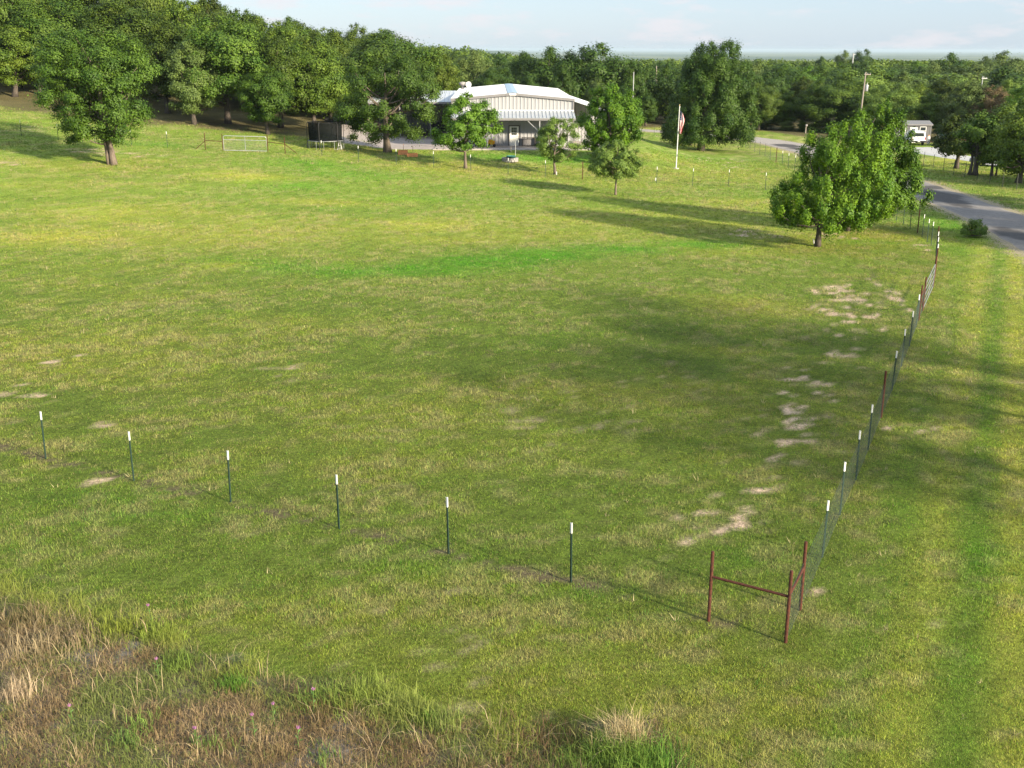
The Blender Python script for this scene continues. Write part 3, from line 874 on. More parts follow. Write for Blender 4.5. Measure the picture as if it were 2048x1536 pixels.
# across the road
px_tree('mesquite_tree', 'spreading tree with a straight dark trunk beyond the roadside fence', (1912, 337),
        [(306, 1868, 1950), (290, 1862, 1955), (270, 1866, 1955), (250, 1875, 1950), (235, 1890, 1940), (225, 1900, 1930)],
        'leaf_wood', 34, 11000, .2, .8, .24, .75, 'bark_dark', seed=31, first=.35)
px_tree('mesquite_tree', 'spreading tree with a bent forked dark trunk beyond the roadside fence', (1950, 351),
        [(302, 1915, 2000), (285, 1905, 2005), (265, 1905, 2000), (245, 1912, 1990), (228, 1925, 1975), (216, 1940, 1960)],
        'leaf_wood', 36, 11000, .2, .8, .26, .75, 'bark_dark', ((0, 0), (-.5, .3)), seed=32, first=.4)
px_tree('mesquite_tree', 'twin stemmed dark tree near the parked white trailer across the road', (1983, 352),
        [(325, 1955, 2040), (300, 1945, 2050), (270, 1950, 2050), (240, 1960, 2045), (215, 1975, 2035), (200, 1990, 2020)],
        'leaf_wood', 38, 12000, .2, .85, .14, .75, 'bark_dark', ((0, 0), (.5, .2)), seed=33, first=.3)
px_tree('mesquite_tree', 'dense dark tree at the right edge with low branches over the fence', (2036, 366),
        [(345, 1985, 2075), (325, 1975, 2085), (290, 1975, 2095), (250, 1985, 2095), (215, 2000, 2080), (190, 2015, 2060)],
        'leaf_wood', 44, 14000, .2, .9, .26, .75, 'bark_dark', seed=34, first=.3)
px_tree('roadside_shrub', 'low grey green shrub growing at the road edge by the fence corner', (1946, 474),
        [(472, 1925, 1972), (462, 1917, 1980), (450, 1922, 1978), (440, 1935, 1968), (435, 1945, 1960)],
        'leaf_grey', 26, 6000, .08, .32, .02, .6, 'bark', seed=36, cat='shrub', upright=.3)

# prototypes for the woods
def proto(seed, Ht, prof, nc, nl, leaf, cr, mat, r=.22, z0f=.22, **kw):
    rng = np.random.default_rng(seed)
    data = crown_data(rng, z0f * Ht, Ht, prof, nc, nl, leaf, cr, **kw)
    return rng, data


PROF_OAK = [(0, -1.6, 1.6), (.12, -3.0, 3.0), (.35, -3.9, 3.9), (.6, -3.7, 3.7), (.8, -2.7, 2.7), (.93, -1.5, 1.5), (1, -.5, .5)]
PROF_TALL = [(0, -1.6, 1.6), (.1, -2.7, 2.7), (.3, -3.2, 3.2), (.6, -2.9, 2.9), (.85, -1.8, 1.8), (1, -.4, .4)]
PROF_WIDE = [(0, -2.2, 2.0), (.15, -4.2, 3.9), (.4, -4.6, 4.7), (.7, -3.7, 3.9), (.9, -2.0, 2.2), (1, -.7, .7)]
PROF_LOP = [(0, -1.0, 2.4), (.2, -2.5, 3.9), (.45, -3.6, 3.6), (.65, -3.9, 2.7), (.85, -2.7, 1.5), (1, -1.2, .2)]
WOOD = []
for i, (prof, nc, nl, leaf, cr, z0f) in enumerate([(PROF_OAK, 64, 36000, .185, 1.1, .17), (PROF_TALL, 60, 34000, .185, 1.0, .14), (PROF_WIDE, 72, 40000, .185, 1.15, .19), (PROF_LOP, 60, 34000, .185, 1.05, .15)]):
    rng = np.random.default_rng(100 + i)
    data = crown_data(rng, z0f * 11, 11, prof, nc, nl, leaf, cr)
    t = thing('oak_tree', 'oak', 'tree')
    trunk_mesh('trunk', rng, 11, .27, data[2], data[3], .78, M['bark_dark'], t, ((0, 0),), 14, 1.5, .22)
    add_crown('crown', data, M['leaf_wood'], t)
    WOOD.append([t, False])
THIN = []
for i in range(2):
    rng = np.random.default_rng(170 + i)
    data = crown_data(rng, 2.6, 11, (PROF_WIDE, PROF_OAK)[i], 40, 4000, .20, 1.2)
    t = thing('oak_tree', 'oak', 'tree')
    trunk_mesh('trunk', rng, 11, .22, data[2], data[3], .78, M['bark_dark'], t, ((0, 0),), 12, 1.5, .22)
    add_crown('crown', data, M['leaf_wood'], t)
    THIN.append([t, False])
FARW = []
for i, (prof, nc, nl, leaf, cr, z0f) in enumerate([(PROF_OAK, 22, 15000, .26, 1.65, .06), (PROF_TALL, 20, 14000, .26, 1.5, .05), (PROF_WIDE, 25, 16000, .27, 1.7, .06), (PROF_LOP, 22, 14000, .26, 1.6, .06)]):
    rng = np.random.default_rng(200 + i)
    data = crown_data(rng, z0f * 11, 11, prof, nc, nl, leaf, cr)
    t = thing('woodland_tree', 'tree', 'tree')
    trunk_mesh('trunk', rng, 11, .24, data[2], data[3], .75, M['bark_dark'], t, ((0, 0),), 6, 1.4, .2)
    add_crown('crown', data, M['leaf_wood'], t)
    FARW.append([t, False])


def use(P, i):
    p = P[i % len(P)]
    if not p[1]:
        p[1] = True; return p[0]
    return copy_tree(p[0])


def place_tree(P, i, x, Y, Ht, Wd, label, group, mat=None, rz=None, cat='tree'):
    o = use(P, i)
    zz = h1(x, Y)
    o.location = (x, Y, zz - .05)
    o.rotation_euler = (0, 0, random.uniform(0, 2 * PI) if rz is None else rz)
    o.scale = (Wd / 7.8, Wd / 7.8, Ht / 11.0)
    tag(o, label, cat, group)
    for ch in o.children:
        if mat and ch.name.startswith('crown'):
            ch.material_slots[0].link = 'OBJECT'; ch.material_slots[0].material = M[mat]
    return o


def wood_px(P, i, px, Y, top, wpx, label, group=None, mat=None):
    x = x_at(px, Y); gz_ = h1(x, Y); x = x_at(px, Y, gz_)
    Ht = z_at(Y, top) - h1(x, Y)
    zc = Y * math.cos(PITCH) + (CAM_H - h1(x, Y)) * math.sin(PITCH)
    return place_tree(P, i, x, Y, Ht, wpx * zc / F, label, group, mat)


TREES_XY = []
FRONT = [  # left wood edge, one by one
    (28, 133, 48, 150, 0, None, 'dark oak at the left end of the wood edge, nearest the photo border'),
    (80, 137, -6, 150, 1, None, 'tall dark oak behind the two leftmost fence posts'),
    (135, 140, -14, 170, 2, None, 'oak behind the upper left side of the lone pasture oak'),
    (255, 138, -10, 170, 0, None, 'oak rising straight behind the crown of the lone pasture oak'),
    (335, 131, 30, 140, 3, None, 'oak just right of the lone pasture oak with shaded trunk'),
    (388, 124, 74, 130, 1, 'leaf_olive', 'pale leaved oak drooping at the wood edge above the gate brace'),
    (455, 127, 28, 170, 2, None, 'large dark trunked oak behind the left part of the metal gate'),
    (535, 121, 128, 110, 0, 'leaf_oak', 'shorter oak whose low foliage hangs right above the metal gate'),
    (560, 128, 62, 150, 3, None, 'broad oak between the gate and the trampoline'),
    (628, 130, 72, 130, 2, None, 'oak spreading its crown over the black trampoline'),
    (660, 140, 88, 110, 1, None, 'oak behind the trampoline net and left of the yard oak'),
    (425, 160, -30, 120, 1, None, 'feathery tall tree whose top leaves the photo near the sky gap'),
    (505, 150, 25, 130, 0, None, 'oak whose rounded top is first against the sky right of the gap'),
    (570, 152, 52, 120, 3, None, 'oak on the skyline sloping down toward the house'),
    (655, 172, 56, 140, 2, 'leaf_olive', 'grey green dome shaped tree on the skyline left of the house'),
    (788, 158, 56, 170, 2, None, 'big round dark tree on the skyline behind the yard oak'),
    (868, 162, 90, 100, 0, None, 'rounded tree just left of the roof turbine on the skyline'),
    (735, 150, 82, 90, 1, None, 'tree filling the skyline dip between two domed crowns'),
    (820, 150, 110, 100, 3, None, 'dark tree behind the left roof wing of the house'),
]
for px, Y, top, w, k, mat, lab in FRONT:
    o = wood_px(WOOD, k, px, Y, top, w, lab, 'oaks of the wood beside the pasture', mat)
    TREES_XY.append((o.location.x, o.location.y))


def far_enough(x, y, d):
    return all((x - a) ** 2 + (y - b) ** 2 > d * d for a, b in TREES_XY)


# deeper rows of the wood on the rise
n_deep = 0
for Y0, step in ((141, 5.6), (149, 6.0), (159, 6.5), (171, 7.2)):
    x = -.56 * Y0
    while x < -.10 * Y0:
        xx = x + random.uniform(-1.5, 1.5); yy = Y0 + random.uniform(-3, 3)
        if far_enough(xx, yy, 3.6):
            place_tree(WOOD, random.randrange(4), xx, yy, random.uniform(10.0, 11.8) + 4.2 * float(smooth(-xx / yy, .22, .32)), random.uniform(7.5, 10), 'shaded oak deep in the wood on the rise behind the pasture gate', 'oaks deep in the wood on the rise', None)
            TREES_XY.append((xx, yy)); n_deep += 1
        x += step

BACK = [
    (945, 215, 97, 80, 0, 'olive topped tree behind the roof dish'), (905, 200, 118, 70, 1, 'dark tree left of the roof turbine behind the house'),
    (1000, 235, 107, 90, 2, 'low crowned tree seen over the middle of the roof ridge'), (1045, 205, 92, 70, 1, 'ragged topped tree above the right roof slope'),
    (1095, 200, 90, 100, 2, 'broad tree rising behind the right roof slope'), (1155, 199, 90, 95, 2, 'tree between the broad tree and the tallest back tree behind the house'),
    (1196, 199, 82, 125, 2, 'tallest tree behind the right end of the house'), (1260, 195, 112, 80, 1, 'pale green tree by the white pole right of the house'),
    (1120, 182, 128, 60, 3, 'dark lower tree close behind the house roof'), (985, 185, 132, 80, 2, 'dark lower tree behind the left roof edge'),
    (1050, 184, 140, 80, 0, 'dark lower tree behind the roof ridge'), (1190, 180, 150, 70, 1, 'sparse tree with drooping side branch behind the roof corner'),
    (1290, 205, 132, 70, 2, 'rounded tree left of the tallest pecan beside a leaning pole'), (1330, 215, 124, 70, 0, 'tree directly behind the left flank of the tallest pecan'),
    (1245, 178, 165, 60, 3, 'dark bushy tree behind the house maple'), (1290, 192, 180, 60, 1, 'low dark tree above the far driveway'),
]
for px, Y, top, w, k, lab in BACK:
    o = wood_px(WOOD if Y < 196 else FARW, k, px, Y, top, w, lab, 'trees behind the house', 'leaf_olive' if 'olive' in lab or 'sparse' in lab else 'leaf_pecan')
    TREES_XY.append((o.location.x, o.location.y))
n_b = 0
for Y0, step in ((215, 8), (232, 8.5), (252, 9)):
    x = -.30 * Y0
    while x < .17 * Y0:
        xx = x + random.uniform(-2, 2); yy = Y0 + random.uniform(-5, 5)
        if far_enough(xx, yy, 4.5):
            hz = CAM_H - yy * .008 - h1(xx, yy)
            place_tree(FARW, random.randrange(4), xx, yy, min(max(hz, 6.5), 10.0) * random.uniform(.9, 1.0), random.uniform(7.5, 10), 'distant woodland tree among the crowns beyond the house', 'trees far behind the house')
            TREES_XY.append((xx, yy)); n_b += 1
        x += step

RIGHT = [
    (1515, 187, 158, 90, 0, None, 'dark tree at the bend of the road right of the tallest pecan'), (1565, 189, 168, 90, 1, None, 'dark tree over the road verge left of the round one'),
    (1652, 184, 151, 112, 2, None, 'big dark round tree beside the transformer pole'), (1605, 192, 150, 80, 3, None, 'green tree between the road bend and the round dark tree'),
    (1690, 182, 200, 60, 1, None, 'low tree at the foot of the transformer pole'), (1772, 178, 160, 104, 2, 'leaf_lime', 'pale lime green dome shaped tree behind the maples'),
    (1850, 172, 176, 70, 1, None, 'dark tree just behind the little grey shed'), (1878, 182, 150, 80, 0, None, 'dark tall tree to the right of the shed roof'),
    (1920, 168, 150, 100, 3, 'leaf_olive', 'grey olive tree with bare twigs right of the shed'), (1975, 166, 165, 80, 2, 'leaf_brown', 'brownish thin tree above the parked cars'),
    (2005, 176, 148, 90, 1, 'leaf_lime', 'yellow green tree near the right photo edge'), (2045, 160, 160, 100, 0, 'leaf_bright', 'bright green tree cut by the right photo edge'),
    (1800, 200, 155, 80, 3, 'leaf_olive', 'olive tree behind the lime green dome'), (1830, 190, 160, 70, 0, None, 'shadowy tree between the lime dome and the shed'),
    (1545, 205, 132, 80, 2, None, 'tree topping the dark clump right of the tallest pecan'), (1490, 200, 128, 80, 1, None, 'tree just behind the right flank of the tallest pecan'),
    (1683, 520, 98, 42, 0, None, 'hazy dome topped tree left of the pale far pole on the horizon'), (1722, 500, 95, 46, 2, None, 'hazy wide dome topped tree right of the pale far pole'),
    (1890, 330, 101, 60, 2, None, 'tall bright topped tree breaking the horizon above the shed'), (1998, 330, 98, 90, 0, None, 'wide tree breaking the horizon near the right edge'),
    (1636, 480, 106, 30, 1, None, 'hazy small tree breaking the horizon left of two domes'), (1960, 360, 106, 60, 3, None, 'tree on the horizon between two tall crowns'),
]
for px, Y, top, w, k, mat, lab in RIGHT:
    o = wood_px(WOOD if Y < 196 else FARW, k, px, Y, top, w, lab, 'trees of the wood across the road', mat)
    TREES_XY.append((o.location.x, o.location.y))
n_r = 0
for Y0, step in ((200, 8.5), (216, 9), (234, 9), (254, 9.5), (276, 10), (300, 10.5), (328, 11), (360, 12), (395, 13)):
    x = .10 * Y0
    while x < .51 * Y0:
        xx = x + random.uniform(-2.5, 2.5); yy = Y0 + random.uniform(-7, 7)
        if far_enough(xx, yy, 4.5):
            hz = CAM_H - yy * math.tan(math.radians(random.choice((.5, .6, .75, .9, 1.1)) * random.uniform(.9, 1.1))) - h1(xx, yy)
            mt = random.choices([None, 'leaf_oak', 'leaf_lime', 'leaf_olive', 'leaf_bright'], [6, 3, .7, 1.2, .6])[0]
            place_tree(FARW, random.randrange(4), xx, yy, min(max(hz, 6.0), 12.5), random.uniform(9, 15), 'leafy tree among the rolling canopy beyond the shed and the road', 'trees of the rolling canopy on the far side of the road', mt)
            TREES_XY.append((xx, yy)); n_r += 1
        x += step


# trees on the verge outside the photo whose shadows cross the pasture
for k, (x, Y, Ht, W, i) in enumerate([(22.8, 24.0, 11.5, 11.0, 0), (28, 33, 12, 10, 1), (21.5, 32, 8.5, 7.0, 1)]):
    place_tree(THIN, i, x, Y, Ht, W, 'thin leaved roadside oak whose faint shadow crosses the mown grass', 'thin oaks by the near road verge')
for k, (x, Y, Ht, W, i) in enumerate([(50, 58, 11.5, 10, 1), (50, 70, 11.0, 9, 3), (50, 83, 10.5, 9, 0), (60, 96, 11, 9.5, 2)]):
    place_tree(WOOD, i, x, Y, Ht, W, 'roadside oak on the far verge whose shadow crosses the road', 'oaks along the far road verge')

# shrubs along the foot of the far wood
SH = [(1570, 186, 238, 40, 'leaf_olive', 'pale dry shrub on the verge by the road bend'), (1603, 184, 236, 34, None, 'dark green shrub left of the mailbox post by the road bend'), (1530, 190, 232, 50, None, 'dark shrub at the wood edge above the road bend'),
      (1640, 182, 228, 60, None, 'dark undergrowth shrub beneath the big round tree'), (1790, 170, 232, 60, None, 'dark shrub in the shade left of the shed'), (1876, 168, 240, 30, None, 'dark shrub against the right wall of the shed')]
for k, (px, Y, top, w, mat, lab) in enumerate(SH):
    o = wood_px(FARW, k, px, Y, top, w, lab, 'shrubs at the wood edge', mat); o['category'] = 'shrub'; o.name = 'wood_edge_shrub'

# the wood beyond what one could count: one canopy reaching to the plain
def far_canopy(n, y0, y1, per, size, name):
    u = RNG.uniform(0, 1, n); Y = np.sqrt(y0 ** 2 + u * (y1 ** 2 - y0 ** 2)); X = RNG.uniform(-.55, .62, n) * Y
    k = (fbm(X / 170, Y / 330, 91, 2) < .62) | (Y < 600)
    X, Y = X[k], Y[k]; n = len(X)
    Z = H(X, Y); R = size * RNG.uniform(.8, 1.35, n); Hh = RNG.uniform(6.5, 10, n)
    d = RNG.normal(0, 1, (n, per, 3)); d[..., 2] = np.abs(d[..., 2]) * 1.0 - .25; d /= np.linalg.norm(d, axis=2)[..., None]
    bump = 1 + .10 * RNG.normal(0, 1, (n, per, 1))
    P = d * bump * np.stack([R, R, Hh * .55], -1)[:, None, :] + np.stack([X, Y, Z + Hh * .45], -1)[:, None, :]
    P = P.reshape(-1, 3); d = d.reshape(-1, 3)
    nr = d + RNG.normal(0, .35, d.shape); nr /= np.linalg.norm(nr, axis=1)[:, None]
    r = RNG.normal(0, 1, d.shape); ta = np.cross(nr, r); ta /= np.linalg.norm(ta, axis=1)[:, None]; tb = np.cross(nr, ta)
    L = (np.repeat(R, per) * 3.2 / math.sqrt(per) * RNG.uniform(.7, 1.3, len(P)))[:, None]
    Vv = np.stack([P - ta * L * .6, P + tb * L * .5, P + ta * L * .6, P - tb * L * .5], 1).reshape(-1, 3)
    tint = np.clip(np.repeat(RNG.uniform(0, 1, n), per) * .6 + RNG.uniform(0, .5, len(P)), 0, 1)
    return Vv, np.repeat(tint, 4)


a = far_canopy(1300, 415, 850, 480, 5.4, '')
b = far_canopy(6500, 850, 3800, 100, 7.5, '')
Vv = np.concatenate([a[0], b[0]]); tn = np.concatenate([a[1], b[1]])
o = np_mesh('far_woodland', Vv, np.arange(len(Vv)).reshape(-1, 4), M['leaf_wood'], {'tint': ('FLOAT', tn)})
o['kind'] = 'stuff'

# ------------------------------------------------------------------ posts and fences
def tpost_meshes(h, tip):
    b = MB(); b.box((0, 0, (h - .15) / 2), (.046, .007, h + .15)); b.box((0, .0215, (h - .15) / 2), (.007, .036, h + .15))
    for i in range(int(h / .055)): b.box((0, -.0055, .08 + i * .055), (.012, .004, .02))
    s = b.build('shaft', M['tgreen'])
    t = None
    if tip:
        b = MB(); b.box((0, 0, h - tip / 2 + .003), (.052, .013, tip)); b.box((0, .0245, h - tip / 2 + .003), (.013, .036, tip))
        t = b.build('white_tip', M['white'])
    return s, t


_ts, _tt = tpost_meshes(1.52, .26)


def tpost_things(o, dark=False, tip=True, first=[True]):
    """give Empty/parent o its shaft and tip"""
    s = _ts.copy(); COL.objects.link(s); s.parent = o; s.name = 'shaft'
    if tip:
        t = _tt.copy(); COL.objects.link(t); t.parent = o; t.name = 'white_tip'
    if dark:
        s.material_slots[0].link = 'OBJECT'; s.material_slots[0].material = M['tgrey']


ORD = ['leftmost', 'second', 'third', 'fourth', 'fifth', 'last']
EXTRA = ['farthest from the rusty corner brace', 'with a bare sandy spot behind it', 'on the dark worn line', 'in the middle of the worn line', 'beside a darker grass patch', 'nearest the rusty corner brace']
for i, (px, py) in enumerate(((92, 918), (268, 962), (462, 1005), (679, 1058), (898, 1108), (1143, 1165))):
    p = at(px, py)
    o = thing('steel_fence_post', 'green white tipped post, %s in the near row, %s' % (ORD[i], EXTRA[i]), 'fence post', p, 1.15 + random.uniform(-.1, .1), 'green posts of the near fence row')
    o.rotation_euler = (random.uniform(-.012, .012), random.uniform(-.012, .012), o.rotation_euler.z)
    tpost_things(o)


def pipe_post(b, p, h, r=.037, lean=(0, 0)):
    b.tube([(p.x, p.y, p.z - .15), (p.x + lean[0], p.y + lean[1], p.z + h - .012), (p.x + lean[0], p.y + lean[1], p.z + h)], [r, r, r * .7], 10)


def rel(b): return b


def pipes(parent, posts, rails, h=1.66, pname='pipe_post', rname='rail', mat='rust'):
    pp = []
    for p in posts:
        b = MB(); pipe_post(b, p, h); pp.append(b.build(pname, M[mat], parent))
    for (a, za, c, zc_) in rails:
        b = MB(); a = Vector((a.x, a.y, a.z + za)); c = Vector((c.x, c.y, c.z + zc_))
        d = (c - a).normalized() * .034
        b.tube([a + d, c - d], .03, 10); b.build(rname, M[mat], parent)
    return pp


cA, cB, cC = at(1417, 1242), at(1571, 1285), at(1600, 1220)
fb = thing('corner_brace', 'rusty brown pipe corner brace of three posts and two rails in the near pasture corner', 'fence brace', (0, 0, 0))
pipes(fb, [cA, cB, cC], [(cA, 1.08, cB, 1.08), (cB, 1.12, cC, 1.06)], 1.68)


def mesh_part(parent, pts, h0, h1_, name='wire_mesh', dv=.15, hs=None, r=.0022, mat='wire'):
    """woven wire: horizontals and stays, following the ground"""
    b = MB()
    pts = [Vector(p) for p in pts]
    dense = []
    for a, c in zip(pts[:-1], pts[1:]):
        n = max(1, int((c - a).length / 1.2))
        for i in range(n):
            q = a.lerp(c, i / n); dense.append(Vector((q.x, q.y, h1(q.x, q.y))))
    q = pts[-1]; dense.append(Vector((q.x, q.y, h1(q.x, q.y))))
    hs = hs or [h0 + (h1_ - h0) * (k / 8) ** 1.25 for k in range(9)]
    for z in hs: b.tube([d + Vector((0, 0, z)) for d in dense], r, 4, False)
    for a, c in zip(dense[:-1], dense[1:]):
        n = max(1, int((c - a).length / dv))
        for i in range(n):
            q = a.lerp(c, (i + .5) / n)
            b.tube([q + Vector((0, 0, h0)), q + Vector((0, 0, h1_))], r, 3, False)
    return b.build(name, M[mat], parent)


def fence_posts(parent, lst, dark=False, tip=True, rz=0.4):
    for p in lst:
        o = bpy.data.objects.new('steel_post', None); COL.objects.link(o); o.parent = parent; o.location = p; o.empty_display_size = .2
        o.rotation_euler = (random.uniform(-.02, .02), random.uniform(-.02, .02), rz)
        tpost_things(o, dark, tip)


# right side of the pasture, running away from the corner brace
RF = [(1645, 1115), (1680, 1030), (1712, 960), (1736, 902)]
RF2 = [(1784, 782), (1803, 733), (1819, 692), (1832, 655)]
fence = thing('wire_fence', 'woven wire fence from the rusty corner brace along the verge to the side gate', 'fence', (0, 0, 0))
fence_posts(fence, [at(*q) for q in RF + RF2])
pR = at(1762, 835)
g1, g2 = at(1837, 641), at(1845, 622)
g3, g4 = at(1866, 575), at(1869, 556)
pC = at(1872, 506)
pipes(fence, [pR, g1], [])
mesh_part(fence, [cB, cC] + [at(*q) for q in RF] + [pR] + [at(*q) for q in RF2] + [g1, g2], .04, 1.18, r=.0030)
fence2 = thing('wire_fence', 'short woven wire fence between the side gate and the bend by the maples', 'fence', (0, 0, 0))
mid = [g4.lerp(pC, t) for t in (.28, .58, .84)]
mid = [Vector((q.x, q.y, h1(q.x, q.y))) for q in mid]
fence_posts(fence2, mid)
pipes(fence2, [pC], [])
mesh_part(fence2, [g3, g4] + mid + [pC], .04, 1.18, r=.0030)
gb = thing('gate_brace', 'rusty H shaped pipe brace on the near side of the pasture side gate', 'fence brace', (0, 0, 0))
pipes(gb, [g2], [(g1, 1.15, g2, 1.15), (g1, 1.1, g2, .2)])
gb = thing('gate_brace', 'rusty H shaped pipe brace on the far side of the pasture side gate', 'fence brace', (0, 0, 0))
pipes(gb, [g3, g4], [(g3, 1.15, g4, 1.15)])


def tube_gate(name, label, a, c, h=1.25, z0=.12, rad=.024, mids=1, rails=(.98,), mesh=True, mat='galv'):
    a, c = Vector(a), Vector(c); d = (c - a); d.z = 0; L = d.length; u = d.normalized()
    t = thing(name, label, 'gate', a, math.atan2(u.y, u.x))
    dz = (c.z - a.z)
    P = lambda x, z: (x, 0, z0 + z + dz * x / L)
    b = MB(); rc = .16; pts = []
    pts += [P(.1, 0), P(.1, h - rc)]
    for k in range(1, 5): pts.append(P(.1 + rc - rc * math.cos(k / 4 * PI / 2), h - rc + rc * math.sin(k / 4 * PI / 2)))
    for k in range(0, 5): pts.append(P(L - .1 - rc + rc * math.sin(k / 4 * PI / 2), h - rc + rc * math.cos(k / 4 * PI / 2)))
    pts += [P(L - .1, 0), P(.1, 0)]
    b.tube(pts, rad, 8)
    b.build('gate_frame', M[mat], t)
    for z in rails:
        b = MB(); b.tube([P(.12, z), P(L - .12, z)], rad * .8, 8); b.build('gate_rail', M[mat], t)
    for k in range(mids):
        b = MB(); x = L * (k + 1) / (mids + 1); b.tube([P(x, .02), P(x, h - .02)], rad * .8, 8); b.build('gate_upright', M[mat], t)
    if mesh:
        b = MB()
        for k in range(1, 10): b.tube([P(.12, k * .098), P(L - .12, k * .098)], .0024, 3, False)
        for k in range(1, int(L / .1)): b.tube([P(k * .1 + .05, .02), P(k * .1 + .05, .98)], .0024, 3, False)
        b.build('gate_mesh', M['galv'], t)
    return t


tube_gate('pasture_gate', 'grey white tube gate seen nearly edge on in the side fence along the verge', g2 + (g3 - g2) * .03, g2.lerp(g3, .97), 1.2, .1, .022, 1, (.3, .6, .9), False)

# far cross fence
FL = [(-75, 256), (-20, 265), (43, 272), (117, 281), (190, 287), (263, 291), (335, 295.5)]
FM = [(644, 312.5), (717, 324), (793, 330), (867.5, 335), (941.6, 342), (1016, 349), (1091, 354)]
FR = [(1240, 363), (1313, 367), (1385, 371), (1457, 373), (1530.5, 380)]
h1p, h2p, h3p, h4p = at(411, 300), at(446, 302), at(536, 304), at(570.5, 308)
lf = thing('wire_fence', 'thin wire fence on the slope left of the metal gate with white tipped posts', 'fence', (0, 0, 0))
fence_posts(lf, [at(*q) for q in FL])
mesh_part(lf, [at(*q) for q in FL] + [h1p], .05, 1.15, dv=.3, r=.0022)
mf = thing('wire_fence', 'wire fence crossing behind the pasture from the metal gate past the house', 'fence', (0, 0, 0))
fence_posts(mf, [at(*q) for q in FM + FR])
pK = at(1165, 359)
rc_ = at(1610, 384)
pipes(mf, [pK], [], 1.62)
mesh_part(mf, [h4p] + [at(*q) for q in FM] + [pK] + [at(*q) for q in FR] + [rc_], .05, 1.15, dv=.2, r=.0026)
lb = thing('gate_brace', 'rusty pipe brace with diagonal strut left of the metal gate by the wood', 'fence brace', (0, 0, 0))
sL = at(391, 299); sR = at(595, 308.5)
pipes(lb, [h1p, h2p], [(h1p, .9, h2p, .9), (h1p, .85, sL, .02)], 1.6)
rb = thing('gate_brace', 'rusty pipe brace with diagonal strut right of the metal gate by the trampoline', 'fence brace', (0, 0, 0))
pipes(rb, [h3p, h4p], [(h3p, .95, h4p, .95), (h4p, .95, sR, .02)], 1.62)
tube_gate('metal_gate', 'wide galvanised tube gate with mesh panel and one middle upright in front of the wood', h2p, h3p, 1.36, .08, .03, 1, (1.0,))

# fence along the near side of the road
RD = [(1862, 491), (1854, 484.6), (1844, 474), (1820, 458), (1806.7, 449), (1793, 441)]
RDB = [(1764, 422), (1737, 408), (1700, 392), (1672, 379), (1643, 366), (1617, 353)]
RD2 = [(1589, 340), (1576, 335.6), (1564, 330), (1540, 320), (1529.5, 313), (1519, 309), (1509, 304), (1500, 300), (1491, 296), (1481.6, 293), (1455, 286), (1425, 281), (1308, 273)]
rf = thing('wire_fence', 'woven wire fence along the near road edge past the maples to the driveway', 'fence', (0, 0, 0))
fence_posts(rf, [at(*q) for q in RD + RDB + RD2[:3]])
fence_posts(rf, [at(*q) for q in RD2[3:]], True, False)
pipes(rf, [at(1834.7, 466), at(1778.6, 431), at(1552, 324.5)], [], 1.62)
mesh_part(rf, [pC] + [at(*q) for q in RD[:3]] + [at(1834.7, 466)] + [at(*q) for q in RD[3:]] + [at(1778.6, 431)] + [at(*q) for q in RDB + RD2[:3]] + [at(1552, 324.5)] + [at(*q) for q in RD2[3:]], .05, 1.15, dv=.2, r=.0026)

# fence beyond the road
XR = [(1795, 310), (1811, 316), (1829, 322), (1846.6, 332), (1866, 338), (1886, 343), (1907, 350.5), (1929, 355.5), (1954, 360.5), (1979, 368), (2005, 375), (2033, 381), (2064, 389)]
xf = thing('wire_fence', 'fence of dark weathered posts on the far side of the road below the trees', 'fence', (0, 0, 0))
fence_posts(xf, [at(*q) for q in XR], True, False)
mesh_part(xf, [at(*q) for q in XR], .05, 1.15, dv=.35, r=.0022)
for o in (_ts, _tt): bpy.data.objects.remove(o)

# ------------------------------------------------------------------ the metal house
HZ = 1.80
HA = math.radians(1.0)
HO = Vector((0.0, 123.5, HZ))
house = thing('metal_house', 'long tan metal house with shallow pale gable roof and covered front porch', 'house', HO, HA)
HW, EV, RG, LEN = 6.6, 5.0, 5.6, 32.0


def gtop(u): return RG - (RG - EV) * abs(u) / HW


def corrugated(b, u0, u1, zb, ztf, axis='x', v=0.0, pitch=.40, depth=.045, face=-1):
    n = max(1, int(round((u1 - u0) / pitch))); du = (u1 - u0) / n
    pts = []
    for i in range(n):
        a = u0 + i * du
        pts += [(a, 0), (a + .60 * du, 0), (a + .70 * du, depth), (a + .90 * du, depth)]
    pts.append((u1, 0))
    vs = []; fs = []
    for (u, d) in pts:
        vv = v + face * d
        for z in (zb, ztf(u)):
            vs.append((u, vv, z) if axis == 'x' else (vv, u, z))
    for i in range(len(pts) - 1): fs.append((2 * i, 2 * i + 2, 2 * i + 3, 2 * i + 1))
    b.add(vs, fs)


b = MB(); corrugated(b, -HW, HW, 0, lambda u: gtop(u) - .1, 'x', 0.0); b.build('front_wall', M['tan'], house)
b = MB(); corrugated(b, 0, LEN, 0, lambda u: EV - .05, 'y', HW, face=1); b.build('side_wall', M['tan'], house)
b = MB(); corrugated(b, 0, LEN, 0, lambda u: EV - .05, 'y', -HW, face=-1); b.build('side_wall', M['tan'], house)
b = MB(); corrugated(b, -HW, HW, 0, lambda u: gtop(u) - .1, 'x', LEN, face=1); b.build('rear_wall', M['tan'], house)


